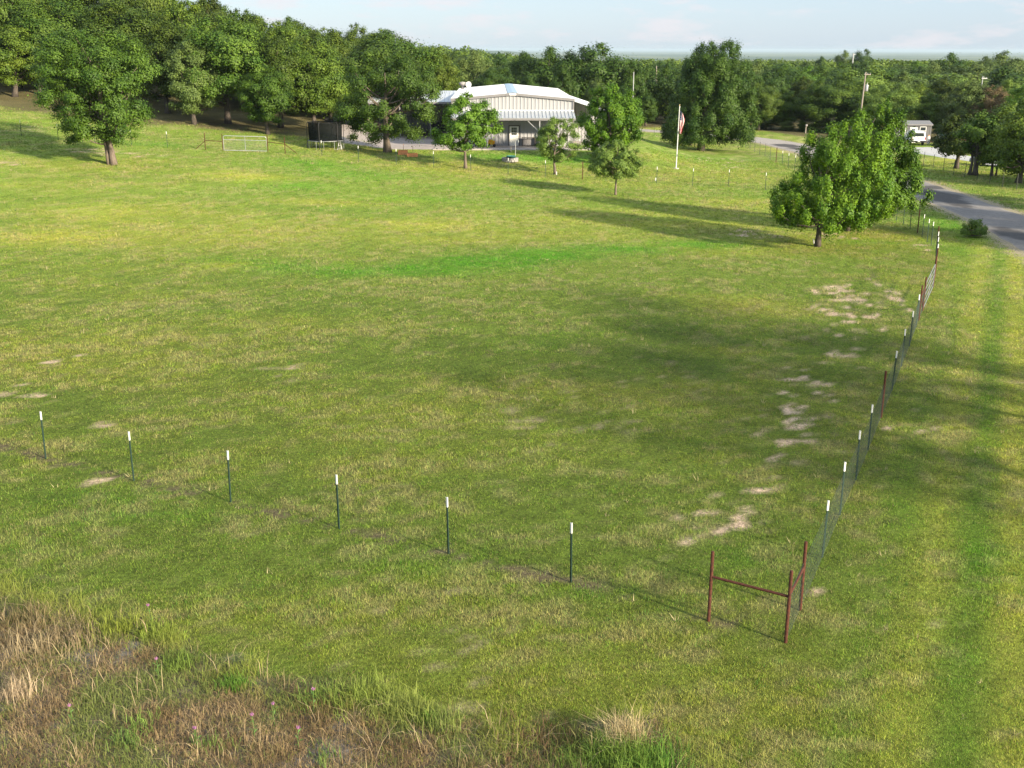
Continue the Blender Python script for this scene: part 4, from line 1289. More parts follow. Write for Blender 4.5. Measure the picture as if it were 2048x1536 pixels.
def roof_slab(b, A, B, C_, D, th=.10, ribs=0, rh=.035, rw=.05):
    """A,B along the ridge, D,C_ along the eave; ribs run from ridge to eave"""
    A, B, C_, D = map(Vector, (A, B, C_, D)); n = (B - A).cross(D - A).normalized()
    if n.z < 0: n = -n
    lo = [p - n * th for p in (A, B, C_, D)]
    b.add([A, B, C_, D] + lo, [(0, 1, 2, 3), (4, 7, 6, 5), (0, 4, 5, 1), (1, 5, 6, 2), (2, 6, 7, 3), (3, 7, 4, 0)])
    for i in range(ribs):
        t = (i + .5) / ribs
        p = A.lerp(B, t); q = D.lerp(C_, t); w = (B - A).normalized() * rw / 2; o = n * rh
        b.add([p - w + n * .002, p + w + n * .002, q + w + n * .002, q - w + n * .002, p - w * .5 + o, p + w * .5 + o, q + w * .5 + o, q - w * .5 + o],
              [(4, 5, 6, 7), (0, 4, 7, 3), (1, 2, 6, 5), (3, 7, 6, 2), (0, 1, 5, 4)])


OV = .18
for s in (-1, 1):
    b = MB(); e = EV + .06 - OV * (RG - EV) / HW
    roof_slab(b, (0, -OV, RG + .06), (0, LEN + OV, RG + .06), (s * (HW + OV), LEN + OV, e), (s * (HW + OV), -OV, e), .08, 52)
    b.build('roof_slope', M['roof'], house)
b = MB()
for s in (-1, 1):
    roof_slab(b, (0, -OV - .01, RG + .11), (0, LEN + OV, RG + .11), (s * .55, LEN + OV, RG + .11 - .05), (s * .55, -OV - .01, RG + .11 - .05), .02)
b.build('ridge_cap', M['cap'], house)
for s in (-1, 1):
    b = MB(); d = -OV - .035
    b.add([(0, d, RG + .05), (s * (HW + OV), d, EV + .04), (s * (HW + OV), d, EV - .22), (0, d, RG - .21), (0, d + .03, RG + .05), (s * (HW + OV), d + .03, EV + .04), (s * (HW + OV), d + .03, EV - .22), (0, d + .03, RG - .21)],
          [(0, 1, 2, 3), (4, 7, 6, 5), (0, 4, 5, 1), (3, 2, 6, 7), (1, 5, 6, 2)])
    b.build('rake_trim', M['trim'], house)
    b = MB(); b.box((s * (HW + .04), -.06, EV / 2 - .1), (.14, .10, EV - .2)); b.build('corner_trim', M['trim'], house)
b = MB(); b.box((0, -OV - .06, RG - .10), (.72, .04, .22)); b.build('peak_plate', M['fwhite'], house)
# porch
PD, PT, PB = 3.1, 3.75, 3.15
b = MB(); roof_slab(b, (-HW - .1, -.09, PT), (HW + .1, -.09, PT), (HW + .1, -PD, PB), (-HW - .1, -PD, PB), .05, 33, .06, .10); pr = b.build('porch_roof', M['porchroof'], house)
b = MB(); b.box((0, -.10, PT + .05), (2 * HW + .2, .05, .12)); b.build('porch_flashing', M['white'], house)
b = MB(); b.box((0, -PD - .02, PB - .14), (2 * HW + .2, .06, .22)); b.build('porch_fascia', M['trim'], house)
for x in (-6.3, -2.75, 2.85, 6.3):
    b = MB(); b.box((x, -PD + .10, (PB - .2) / 2), (.11, .11, PB - .2)); b.build('porch_post', M['tan'], house)
b = MB(); b.tube([(2.75, -PD + .1, 1.75), (1.45, -PD + .1, 2.95)], .045, 6); b.build('porch_brace', M['tan'], house)
# door
b = MB()
for u in (-.40, .72): b.box((u, -.075, 1.06), (.09, .08, 2.12))
b.box((.16, -.075, 2.16), (1.21, .08, .09)); b.build('door_frame', M['doorframe'], house)
b = MB(); b.box((.16, -.07, 1.05), (1.02, .05, 2.08)); dr = b.build('door', M['door'], house)
for i in range(3):
    for j in range(3):
        b = MB(); b.box((.16 + (i - 1) * .20, -.10, 1.28 + j * .28), (.165, .02, .24)); b.build('door_pane', M['glass'], dr)
b = MB(); b.tube([(.56, -.11, 1.0), (.56, -.15, 1.0), (.48, -.15, 1.0)], .018, 6); b.build('handle', M['chrome'], dr)
# left wing: roof on posts sloping toward the pasture, shed roof on the right
b = MB(); roof_slab(b, (-17.0, 20.5, 5.15), (-HW - .2, 20.5, 5.15), (-HW - .2, 10.0, 4.25), (-17.0, 10.0, 4.25), .08, 22); b.build('wing_roof', M['roof'], house)
b = MB(); b.box((-11.8, 9.97, 4.10), (10.2, .06, .22)); b.build('wing_fascia', M['trim'], house)
b = MB(); corrugated(b, -16.9, -HW, 0, lambda u: 5.0, 'x', 20.3); b.build('wing_wall', M['tan'], house)
for x in (-16.8, -13.2, -9.6):
    b = MB(); b.box((x, 10.2, 2.0), (.14, .14, 4.0)); b.build('wing_post', M['trim'], house)
b = MB(); roof_slab(b, (HW + .05, .15, 4.86), (HW + .05, 22, 4.86), (HW + 4.2, 22, 3.5), (HW + 4.2, .15, 3.5), .08, 30); b.build('side_roof', M['roof'], house)
b = MB(); corrugated(b, 6.2, 21.8, 0, lambda u: 3.4, 'y', HW + 4.0, face=1); b.build('lean_to_wall', M['tan'], house)
b = MB(); corrugated(b, HW + .1, HW + 4.0, 0, lambda u: 4.75 - (u - HW) * .33, 'x', 6.3); b.build('lean_to_wall', M['tan'], house)
for y in (.3, 3.3):
    b = MB(); b.box((HW + 4.0, y, 1.7), (.11, .11, 3.4)); b.build('lean_to_post', M['tan'], house)


def house_pt(u, v, z=0):
    c, s = math.cos(HA), math.sin(HA)
    return Vector((HO.x + u * c - v * s, HO.y + u * s + v * c, HO.z + z))


# turbine and dish on the roof
t = thing('roof_turbine', 'round galvanised turbine vent on the left side of the house roof', 'roof vent', house_pt(-6.15, 26.5, EV + .13))
b = MB(); b.tube([(0, 0, -.15), (0, 0, .55)], .24, 12); b.build('vent_neck', M['stone'], t)
b = MB(); b.lathe([(.26, .5), (.52, .62), (.66, .82), (.62, 1.0), (.40, 1.14), (.02, 1.2)], n=18)
for k in range(18):
    a_ = 2 * PI * k / 18; b.box((.62 * math.cos(a_), .62 * math.sin(a_), .82), (.05, .012, .34), a_ + .5)
b.build('vent_head', M['stone'], t, True); t.scale = (.8, .8, .8)
t = thing('satellite_dish', 'small white satellite dish beside the roof turbine', 'dish', house_pt(-5.35, 26.0, EV + .2))
b = MB(); b.tube([(0, 0, -.1), (0, 0, .35), (0, -.05, .45)], .03, 6); b.build('mast', M['galv'], t)
b = MB(); n = 18
vs = [(0, -.02, .55)]; fs = []
for r_, y in ((.2, -.04), (.38, -.1)):
    for k in range(n): vs.append((r_ * math.cos(2 * PI * k / n), y, .55 + r_ * 1.05 * math.sin(2 * PI * k / n)))
for k in range(n):
    fs.append((0, 1 + k, 1 + (k + 1) % n)); fs.append((1 + k, 1 + n + k, 1 + n + (k + 1) % n, 1 + (k + 1) % n))
for r_, y in ((.38, -.1), (.2, -.01)):
    pass
b.add(vs, fs); b.add([(x, y + .02, z) for x, y, z in vs], [f[::-1] for f in fs]); b.build('reflector', M['white'], t, True)
b = MB(); b.tube([(0, -.05, .2), (0, -.42, .45)], .014, 6); b.box((0, -.44, .47), (.06, .08, .06)); b.build('feed_arm', M['galv'], t)

# slab before the house and the concrete yard on its left
def slab(name, pts, mat, dz, drop=.25):
    vs = [Vector((p[0], p[1], dz)) for p in pts]; n = len(vs)
    b = MB(); b.add(vs + [v - Vector((0, 0, drop)) for v in vs], [tuple(range(n))] + [(i, n + i, n + (i + 1) % n, (i + 1) % n) for i in range(n)])
    o = b.build(name, M[mat]); o['kind'] = 'structure'; return o


slab('patio', [(-8.5, 118.6), (10.6, 119.0), (10.6, 145), (-6.5, 145), (-8.5, 140)], 'concrete', HZ, 1.6)


def pad(name, poly, mat, off, st=.7):
    pl = np.array(poly); x0, y0 = pl.min(0); x1, y1 = pl.max(0)
    X_, Y_ = np.meshgrid(np.arange(x0, x1 + st, st), np.arange(y0, y1 + st, st))
    ins = np.zeros(X_.shape, bool); j = len(pl) - 1
    for i in range(len(pl)):
        xi, yi, xj, yj = pl[i, 0], pl[i, 1], pl[j, 0], pl[j, 1]
        ins ^= ((yi > Y_) != (yj > Y_)) & (X_ < (xj - xi) * (Y_ - yi) / (yj - yi + 1e-9) + xi); j = i
    Xw = X_ + (fbm(X_, Y_, 5, 2) - .5) * .6; Yw = Y_ + (fbm(X_, Y_, 6, 2) - .5) * .6
    Z_ = np.where(ins, H(Xw, Yw) + off, H(Xw, Yw) - .12)
    idx = np.arange(X_.size).reshape(X_.shape)
    cell = ins[:-1, :-1] | ins[1:, :-1] | ins[:-1, 1:] | ins[1:, 1:]
    Ff = np.stack([idx[:-1, :-1], idx[:-1, 1:], idx[1:, 1:], idx[1:, :-1]], -1)[cell]
    o = np_mesh(name, np.stack([Xw, Yw, Z_], -1).reshape(-1, 3), Ff, M[mat]); o['kind'] = 'structure'
    return o


pad('gravel_yard', [(-20, 121.5), (-14, 119.6), (-8.4, 118.9), (-8.4, 146), (-24, 146), (-22, 132)], 'dirtpad', .05)

# things about the porch
t = thing('garden_cart', 'yellow plastic cart with black wheels standing on the patio near the door', 'cart', house_pt(-2.6 + .25, -1.5))
b = MB(); b.add([(-.32, -.25, .25), (.32, -.25, .25), (.32, .25, .25), (-.32, .25, .25), (-.42, -.33, .62), (.42, -.33, .62), (.42, .33, .62), (-.42, .33, .62)], [(3, 2, 1, 0), (0, 1, 5, 4), (1, 2, 6, 5), (2, 3, 7, 6), (3, 0, 4, 7)])
b.box((-.05, 0, .66), (.5, .45, .22)); b.build('tub', M['yellow'], t)
for sx, sy in ((-.33, -.30), (.33, -.30), (-.33, .30), (.33, .30)):
    b = MB(); b.tube([(sx, sy - .05, .16), (sx, sy + .05, .16)], .16, 12); b.build('wheel', M['rubber'], t)
b = MB(); b.tube([(-.4, 0, .3), (-.85, 0, .42), (-.95, 0, .5)], .02, 6); b.build('handle', M['black'], t)
t = thing('lawn_edger', 'small dark yard machine lying on the patio right of the door', 'yard tool', house_pt(2.25, -.9))
b = MB(); b.tube([(-.7, 0, .06), (.35, .05, .14)], .025, 6); b.build('shaft', M['black'], t)
b = MB(); b.lathe([(.02, 0), (.22, .03), (.24, .18), (.16, .34), (.02, .36)], (.45, .05, 0), 10); b.build('motor_housing', M['black'], t, True)
b = MB(); b.box((.45, -.12, .22), (.14, .06, .10)); b.build('fuel_cap', M['yellow'], t)
t = thing('porch_bench', 'long dark bench against the porch wall right of the door', 'bench', house_pt(1.75, -.55))
b = MB(); b.box((0, 0, .92), (1.55, .42, .05)); b.build('bench_top', M['doorframe'], t)
for s in (-.7, .7):
    b = MB(); b.box((s, 0, .45), (.07, .38, .9)); b.build('leg', M['doorframe'], t)
b = MB(); b.box((.05, .15, .45), (1.3, .03, .74)); b.build('back_panel', M['trim'], t)
t = thing('barrel_smoker', 'dark upright barrel on the porch half hidden by the small tree', 'barrel', house_pt(3.35, -.75))
b = MB(); b.lathe([(.02, .1), (.36, .1), (.36, .55), (.375, .57), (.36, .6), (.36, 1.1), (.30, 1.22), (.02, 1.27)], n=16); b.build('barrel', M['black'], t, True)
for k in range(3):
    b = MB(); a_ = k * 2.1; b.tube([(.3 * math.cos(a_), .3 * math.sin(a_), 0), (.3 * math.cos(a_), .3 * math.sin(a_), .15)], .03, 6); b.build('leg', M['black'], t)
b = MB(); b.tube([(0, 0, 1.2), (0, 0, 1.7)], .06, 8); b.build('chimney', M['black'], t)
p = at(1031, 316)
t = thing('plant_hook', 'tall thin white shepherd hook on the lawn before the door', 'hook', at(1031, 314))
b = MB(); pts = [(0, 0, -.1), (0, 0, 1.55)] + [(-.16 + .16 * math.cos(k * PI / 6), 0, 1.55 + .2 * math.sin(k * PI / 6)) for k in range(1, 8)]
b.tube([(q[0] * -1, q[1], q[2]) for q in pts], .018, 6); b.build('hook_rod', M['white'], t)
t = thing('stone_fire_ring', 'low round grey stone ring on the lawn in front of the porch', 'planter', at(1020, 323))
b = MB(); rng = np.random.default_rng(4)
for k in range(16):
    a_ = 2 * PI * k / 16
    for j in range(2):
        b.box((.72 * math.cos(a_ + j * .2), .72 * math.sin(a_ + j * .2), .10 + j * .19), (.22, .27, .185), a_ + j * .2)
b.build('stone_ring', M['stone'], t)
b = MB(); b.lathe([(.02, .3), (.55, .32)], n=14); b.build('soil', M['rubber'], t)
o = MB()
pot = thing('garden_tub', 'shallow teal tub sitting in the low stone ring', 'tub', at(1020, 323) + Vector((.1, 0, .33)))
b = MB(); b.lathe([(.02, .0), (.36, .02), (.46, .2), (.50, .2), (.49, .23), (.43, .22), (.34, .06), (.02, .05)], n=16); b.build('tub', M['teal'], pot, True)
b = MB(); b.lathe([(.02, .17), (.42, .175)], n=16); b.build('water', M['glass'], pot)
t = thing('wooden_stake', 'short dark stake at the lawn edge left of the white hook', 'stake', at(1022, 304))
b = MB(); b.box((0, 0, .2), (.09, .09, .6)); b.build('post', M['pole'], t); b = MB(); b.lathe([(.06, .5), (.065, .53), (.02, .56), (.002, .57)], n=4); b.build('post_cap', M['pole'], t)


def marker(px, py, label, h=.28, lean=.1, nm='white_stake'):
    t = thing(nm, label, 'stake', at(px, py)); t.rotation_euler = (0, lean, random.uniform(0, 1))
    b = MB(); b.tube([(0, 0, -.1), (0, 0, h - .03), (0, 0, h)], [.045, .045, .03], 8); b.build('tube', M['white'], t); b = MB(); b.tube([(0, 0, -.02), (0, 0, .04)], .055, 8); b.build('collar', M['galv'], t)


marker(1113, 350, 'short white stake at the foot of the thin open crowned tree', .32, .0)
marker(1628, 488, 'small white leaning tube beside the trunk of the nearer corner maple', .40, -.5)
marker(1311, 362, 'small white stake by the first fence post left of the flagpole', .30, .05)
t = thing('bird_house', 'tiny white box fixed low on the thin open crowned tree', 'bird house', at(1111, 349) + Vector((.28, -.22, 1.42)))
b = MB(); b.box((0, 0, .12), (.2, .18, .26)); b.build('box', M['white'], t); b = MB(); b.box((0, 0, .27), (.26, .24, .03)); b.build('lid', M['galv'], t)

# planters
p1 = at(806, 309); p2 = at(825, 313)
for (p, lab, w, hh_) in ((p1, 'orange cedar planter box standing taller, behind the lower one under the yard oak', .95, .42), (p2, 'low long orange cedar planter box in front of the taller one under the yard oak', 1.05, .30)):
    t = thing('planter_box', lab, 'planter', p, .06)
    for (c, s) in (((0, -.42, hh_ / 2), (w, .045, hh_)), ((0, .42, hh_ / 2), (w, .045, hh_))):
        b = MB(); b.box(c, s); b.build('long_board', M['orange'], t)
    for sx in (-1, 1):
        b = MB(); b.box((sx * (w / 2 - .022), 0, hh_ / 2), (.045, .79, hh_)); b.build('end_board', M['orange'], t)
    b = MB(); b.box((0, 0, hh_ * .35), (w - .09, .79, hh_ * .6)); b.build('soil', M['rubber'], t)
for (px, py, lab) in ((807, 307, 'thin rusty rod standing in the taller orange planter'), (826, 311, 'thin rusty rod standing in the lower orange planter')):
    t = thing('garden_rod', lab, 'rod', at(px, py) + Vector((0, 0, .1)))
    b = MB(); b.tube([(0, 0, 0), (0, 0, .8)], .02, 6); b.build('rod', M['rust'], t); b = MB(); b.lathe([(.02, .78), (.035, .82), (.002, .86)], n=6); b.build('cap', M['orange'], t)

# trampoline
p = at(652, 298); p.z = h1(p.x, p.y) 
t = thing('trampoline', 'round trampoline with tall black safety net under the oaks', 'trampoline', p, .15)
R_, hb = 1.80, .88
b = MB(); b.tube([(R_ * math.cos(a_), R_ * math.sin(a_), hb) for a_ in np.linspace(0, 2 * PI, 33)], .032, 8, False); b.build('frame_ring', M['galv'], t)
b = MB(); b.lathe([(.001, hb + .01), (R_ - .28, hb + .012)], n=32); b.build('jumping_mat', M['black'], t)
b = MB(); b.lathe([(R_ - .28, hb + .03), (R_ - .02, hb + .05), (R_ + .02, hb + .0)], n=32); b.build('edge_pad', M['black'], t)
for k in range(6):
    a_ = 2 * PI * k / 6 + .2; c_, s_ = math.cos(a_), math.sin(a_)
    b = MB(); b.tube([(R_ * math.cos(a_ - .22), R_ * math.sin(a_ - .22), hb), (R_ * math.cos(a_ - .22), R_ * math.sin(a_ - .22), .05), (R_ * math.cos(a_ + .22), R_ * math.sin(a_ + .22), .05), (R_ * math.cos(a_ + .22), R_ * math.sin(a_ + .22), hb)], .024, 6); b.build('leg', M['galv'], t)
    b = MB(); b.tube([((R_ + .07) * c_, (R_ + .07) * s_, .1), ((R_ + .07) * c_, (R_ + .07) * s_, 2.5), ((R_ - .1) * c_, (R_ - .1) * s_, 2.78)], .032, 6); b.build('net_pole', M['black'], t)
b = MB(); b.lathe([(R_ - .16, hb + .05), (R_ - .12, 1.8), (R_ - .1, 2.68)], n=48); b.build('safety_net', M['net'], t)
b = MB(); b.tube([((R_ - .1) * math.cos(a_), (R_ - .1) * math.sin(a_), 2.68) for a_ in np.linspace(0, 2 * PI, 33)], .022, 6, False); b.build('top_rope', M['black'], t)
t = thing('step_ladder', 'small white step ladder leaning under the right side of the trampoline', 'ladder', at(680, 299.5))
for s in (-1, 1):
    b = MB(); b.tube([(s * .22, -.18, 0), (s * .07, .06, .86)], .04, 6); b.build('leg', M['white'], t)
b = MB()
for k in range(3): b.box((0, -.14 + .07 * k, .18 + k * .25), (.36 - .08 * k, .06, .03))
b.build('step', M['white'], t)

# under the left wing
t = thing('barbecue_trailer', 'black barbecue trailer with angled drawbar on the gravel yard left of the house', 'trailer', at(866, 272), .1)
b = MB(); b.tube([(-.2, 0, 1.15), (1.5, 0, 1.15)], .48, 14); b.build('cooker_barrel', M['black'], t)
b = MB(); b.tube([(-.1, 0, .75), (-1.3, -.2, .12)], .10, 6); b.build('drawbar', M['black'], t)
b = MB(); b.tube([(1.2, 0, 1.5), (1.2, 0, 2.6)], .09, 8); b.build('chimney', M['black'], t)
for s in (-.55, .55):
    b = MB(); b.tube([(.7, s - .09, .34), (.7, s + .09, .34)], .34, 14); b.build('wheel', M['rubber'], t)
b = MB(); b.box((.6, 0, .58), (1.9, .9, .12)); b.build('chassis', M['black'], t)
for i, (px, py, lab) in enumerate(((806, 272, 'dark garden chair on the gravel yard nearest the yard oak'), (822, 270, 'dark green garden chair between another chair and the barbecue trailer'))):
    t = thing('garden_chair', lab, 'chair', at(px, py), .4 + i)
    m_ = M['black'] if i == 0 else M['teal']
    b = MB(); b.box((0, 0, .42), (.5, .5, .04)); b.build('seat', m_, t)
    b = MB(); b.box((0, .25, .72), (.5, .05, .55)); b.build('backrest', m_, t)
    for sx in (-1, 1):
        for sy in (-1, 1):
            b = MB(); b.tube([(sx * .23, sy * .23, 0), (sx * .21, sy * .21, .41)], .022, 6); b.build('leg', m_, t)

# ------------------------------------------------------------------ flagpole
p = at(1352, 337)
ftop = z_at(p.y, 211) - p.z
t = thing('flagpole', 'white flagpole with gold ball on the mown lawn', 'flagpole', p)
t.rotation_euler = (0, .012, 0)
b = MB(); b.tube([(0, 0, -.1), (0, 0, ftop * .5), (0, 0, ftop)], [.062, .05, .036], 10); b.build('pole', M['white'], t)
b = MB(); b.lathe([(.001, ftop + .15), (.05, ftop + .12), (.06, ftop + .08), (.05, ftop + .04), (.02, ftop)], n=12); b.build('ball', M['brass'], t, True)
b = MB(); b.box((.06, 0, ftop - .10), (.10, .05, .08)); b.build('pulley', M['galv'], t)
b = MB(); b.box((.05, -.06, 1.3), (.04, .05, .22)); b.build('cleat', M['galv'], t)
b = MB(); b.lathe([(.30, -.05), (.30, .05), (.02, .06)], n=14); b.build('base_plate', M['concrete'], t)
# limp flag hanging along the pole
fl = thing('american_flag', 'limp American flag hanging in folds near the top of the white pole', 'flag', p + Vector((.012 * ftop * .85 + .05, -.02, 0)))
b = MB(); nu, nv = 52, 60; FL_, FH = 2.15, 1.25   # fly, hoist
zt = ftop - .45
vs = []
for j in range(nv + 1):          # along the fly, which hangs downward from the upper hoist corner
    for i in range(nu + 1):      # along the hoist
        v = i / nu; u = j / nv
        # hoist edge at the pole, the rest hangs gathered into folds
        w = .46 * (.42 + .58 * math.sin(PI * min(1.0, .12 + u * .95)) ** .8)
        x = .03 + w * v + .03 * math.sin(u * 9 + v * 5)
        y = .13 * math.sin(v * 13 + u * 3.5) * (.35 + .65 * u) + .04 * math.sin(u * 11)
        z = zt - u * (FL_ - .15 * v) - v * .30
        vs.append((x, y, z))
fs = []; mi = []
b.add(vs, [])
b.cur = 0
for j in range(nv):
    for i in range(nu):
        a0 = j * (nu + 1) + i
        u = (j + .5) / nv; v = (i + .5) / nu
        st = int(v * 13)
        if u < .40 and v < 7 / 13:
            cu = u / .40 * 11; cv = v / (7 / 13) * 9
            star = (abs(cu - round(cu)) < .28 and abs(cv - round(cv)) < .28 and (round(cu) + round(cv)) % 2 == 0 and 0 < round(cu) < 11 and 0 < round(cv) < 9)
            mid_ = 2 if star else 1
        else: mid_ = 0 if st % 2 == 0 else 2
        b.f.append([a0, a0 + 1, a0 + nu + 2, a0 + nu + 1]); b.mi.append(mid_)
b.build('flag_cloth', [M['fred'], M['navy'], M['fwhite']], fl, True)

# ------------------------------------------------------------------ across the road: shed, cars
p = at(1823, 291.5)
zc = zc_of(p); px2m = zc / F
SW = 68 * px2m; SHH = (290 - 252) * px2m
p = Vector((x_at(1823, p.y + 6, p.z), p.y + 6, h1(p.x, p.y + 6)))
shed = thing('garden_shed', 'small grey brown shed with white door and two white framed windows', 'shed', p, -.06)
eh = z_at(p.y, 246.0) - p.z; gh = eh + .16
SW = 70 * zc_of(p) / F
b = MB()
for (c, s) in (((0, 0, eh / 2), (SW, .1, eh)), ((0, 3.4, eh / 2), (SW, .1, eh)), ((-SW / 2 + .05, 1.7, eh / 2), (.1, 3.3, eh)), ((SW / 2 - .05, 1.7, eh / 2), (.1, 3.3, eh))): b.box(c, s)
for k in range(12): b.box((-SW / 2 + SW * (k + .5) / 12, -.06, eh / 2), (.035, .025, eh - .1))
b.build('wall', M['shed'], shed)
b = MB(); roof_slab(b, (-SW / 2 - .12, 1.7, gh + .25), (SW / 2 + .12, 1.7, gh + .25), (SW / 2 + .12, -.22, eh - .02), (-SW / 2 - .12, -.22, eh - .02), .09)
roof_slab(b, (-SW / 2 - .12, 1.7, gh + .25), (SW / 2 + .12, 1.7, gh + .25), (SW / 2 + .12, 3.65, eh - .02), (-SW / 2 - .12, 3.65, eh - .02), .09); b.build('roof', M['shedroof'], shed)
b = MB(); b.box((0, -.25, eh - .1), (SW + .24, .04, .17)); b.build('eave_board', M['trim'], shed)
for u in (-SW * .31, SW * .26):
    w = MB()
    for (c, s) in (((u - .42, -.09, 1.72), (.10, .07, 1.12)), ((u + .42, -.09, 1.72), (.10, .07, 1.12)), ((u, -.09, 2.25), (.94, .07, .10)), ((u, -.09, 1.2), (.94, .07, .10)), ((u, -.085, 1.72), (.74, .05, .06))): w.box(c, s)
    fr = w.build('window', M['white'], shed)
    g_ = MB(); g_.box((u, -.07, 1.72), (.76, .02, .96)); g_.build('pane', M['glass'], fr)
b = MB()
for (c, s) in (((-.50, -.09, 1.05), (.1, .07, 2.1)), ((.50, -.09, 1.05), (.1, .07, 2.1)), ((0, -.09, 2.14), (1.1, .07, .09))): b.box(c, s)
b.build('door_frame', M['white'], shed)
b = MB(); b.box((0, -.08, 1.04), (.9, .05, 2.06)); d_ = b.build('door', M['carwhite'], shed)
b = MB(); b.box((0, -.11, 1.52), (.52, .02, .85)); b.build('door_pane', M['glass'], d_)
b = MB(); b.tube([(.36, -.1, 1.0), (.36, -.15, 1.0)], .03, 6); b.build('handle', M['chrome'], d_)


def section(b, prof_rows):
    """loft closed rings (each a list of (x,z)) placed at y"""
    n = len(prof_rows[0][1]); vs = []; fs = []
    for y, ring in prof_rows: vs += [(x, y, z) for x, z in ring]
    for i in range(len(prof_rows) - 1):
        for k in range(n):
            a0 = i * n + k; a1 = i * n + (k + 1) % n
            fs.append((a0, a1, a1 + n, a0 + n))
    fs.append(tuple(range(n))[::-1]); fs.append(tuple((len(prof_rows) - 1) * n + k for k in range(n)))
    b.add(vs, fs)


def ring(w, z0, z1, wt, r=.1):
    """body cross-section: half width w at the waist, wt at the top"""
    return [(-w * .92, z0), (w * .92, z0), (w, z0 + .16), (w, z1 - r * 1.6), (wt + r * .2, z1 - r * .3), (wt - r, z1), (-wt + r, z1), (-wt - r * .2, z1 - r * .3), (-w, z1 - r * 1.6), (-w, z0 + .16)]


def wheels(t, ys_, w, r):
    for y in ys_:
        for s in (-1, 1):
            b = MB(); b.tube([(s * (w - .24), y, r), (s * (w - .02), y, r)], r, 16); wh = b.build('wheel', M['rubber'], t)
            b = MB(); b.tube([(s * (w - .05), y, r), (s * w, y, r)], r * .58, 12); b.build('rim', M['galv'], wh)


p = at(1836, 291)
truck = thing('pickup_truck', 'white pickup truck with a matching canopy parked tail out before the grey shed', 'pickup truck', p, -.10)
W_ = .98
b = MB(); section(b, [(0, ring(W_, .48, 1.12, W_ * .97)), (.12, ring(W_, .46, 1.16, W_ * .97)), (2.0, ring(W_, .46, 1.16, W_ * .97)), (3.9, ring(W_, .46, 1.14, W_ * .96)), (5.1, ring(W_ * .97, .48, 1.08, W_ * .9)), (5.45, ring(W_ * .9, .5, .95, W_ * .8))])
b.build('body', M['carwhite'], truck)
b = MB(); section(b, [(.10, [(-.92, 1.14), (.92, 1.14), (.91, 1.5), (.80, 1.74), (.60, 1.82), (-.60, 1.82), (-.80, 1.74), (-.91, 1.5)]), (.28, [(-.93, 1.14), (.93, 1.14), (.92, 1.55), (.80, 1.86), (.60, 1.92), (-.60, 1.92), (-.80, 1.86), (-.92, 1.55)]), (2.2, [(-.93, 1.14), (.93, 1.14), (.92, 1.55), (.80, 1.88), (.60, 1.94), (-.60, 1.94), (-.80, 1.88), (-.92, 1.55)])])
b.build('canopy', M['carwhite'], truck)
b = MB(); section(b, [(2.3, [(-.92, 1.12), (.92, 1.12), (.80, 1.80), (.6, 1.86), (-.6, 1.86), (-.80, 1.80)]), (3.4, [(-.92, 1.12), (.92, 1.12), (.78, 1.78), (.6, 1.84), (-.6, 1.84), (-.78, 1.78)]), (4.0, [(-.92, 1.10), (.92, 1.10), (.9, 1.14), (.7, 1.16), (-.7, 1.16), (-.9, 1.14)])])
b.build('cab', M['carwhite'], truck)
b = MB(); b.add([(-.74, .085, 1.22), (.74, .085, 1.22), (.64, .087, 1.70), (-.64, .087, 1.70)], [(0, 1, 2, 3)]); 
b.build('rear_window', M['glass'], truck)
for s in (-1, 1):
    b = MB(); b.box((s * .935, 1.25, 1.48), (.012, 1.5, .36)); b.build('side_window', M['glass'], truck)
    b = MB(); b.box((s * .90, .0, .95), (.12, .04, .34)); b.build('tail_light', M['redlight'], truck)
b = MB(); b.box((0, -.10, .56), (1.9, .16, .20)); bp = b.build('bumper', M['black'], truck)
b = MB(); b.box((0, -.19, .60), (.32, .01, .14)); b.build('licence_plate', M['white'], bp)
b = MB(); b.box((0, -.012, .98), (.22, .03, .07)); b.build('tailgate_latch', M['black'], truck)
wheels(truck, (1.05, 4.4), W_, .38)

p = at(1890, 293)
car = thing('parked_car', 'dark green car half hidden under the roadside trees right of the white pickup', 'car', p, -.2)
b = MB(); section(b, [(0, ring(.86, .35, .9, .8)), (.2, ring(.88, .3, .98, .84)), (2.2, ring(.9, .3, .98, .86)), (4.0, ring(.88, .3, .9, .82)), (4.4, ring(.8, .35, .75, .7))]); b.build('body', M['cargreen'], car)
b = MB(); section(b, [(.15, [(-.8, .95), (.8, .95), (.7, 1.0), (-.7, 1.0)]), (.7, [(-.8, .95), (.8, .95), (.62, 1.48), (-.62, 1.48)]), (2.3, [(-.8, .95), (.8, .95), (.62, 1.5), (-.62, 1.5)]), (3.2, [(-.8, .92), (.8, .92), (.74, .97), (-.74, .97)])]); b.build('cabin', M['cargreen'], car)
b = MB(); b.add([(-.66, .16, 1.03), (.66, .16, 1.03), (.55, .60, 1.42), (-.55, .60, 1.42)], [(0, 1, 2, 3)]); b.build('rear_window', M['glass'], car)
for s in (-1, 1):
    b = MB(); b.box((s * .72, -.01, .74), (.24, .04, .14)); b.build('tail_light', M['redlight'], car)
wheels(car, (.8, 3.5), .9, .32)

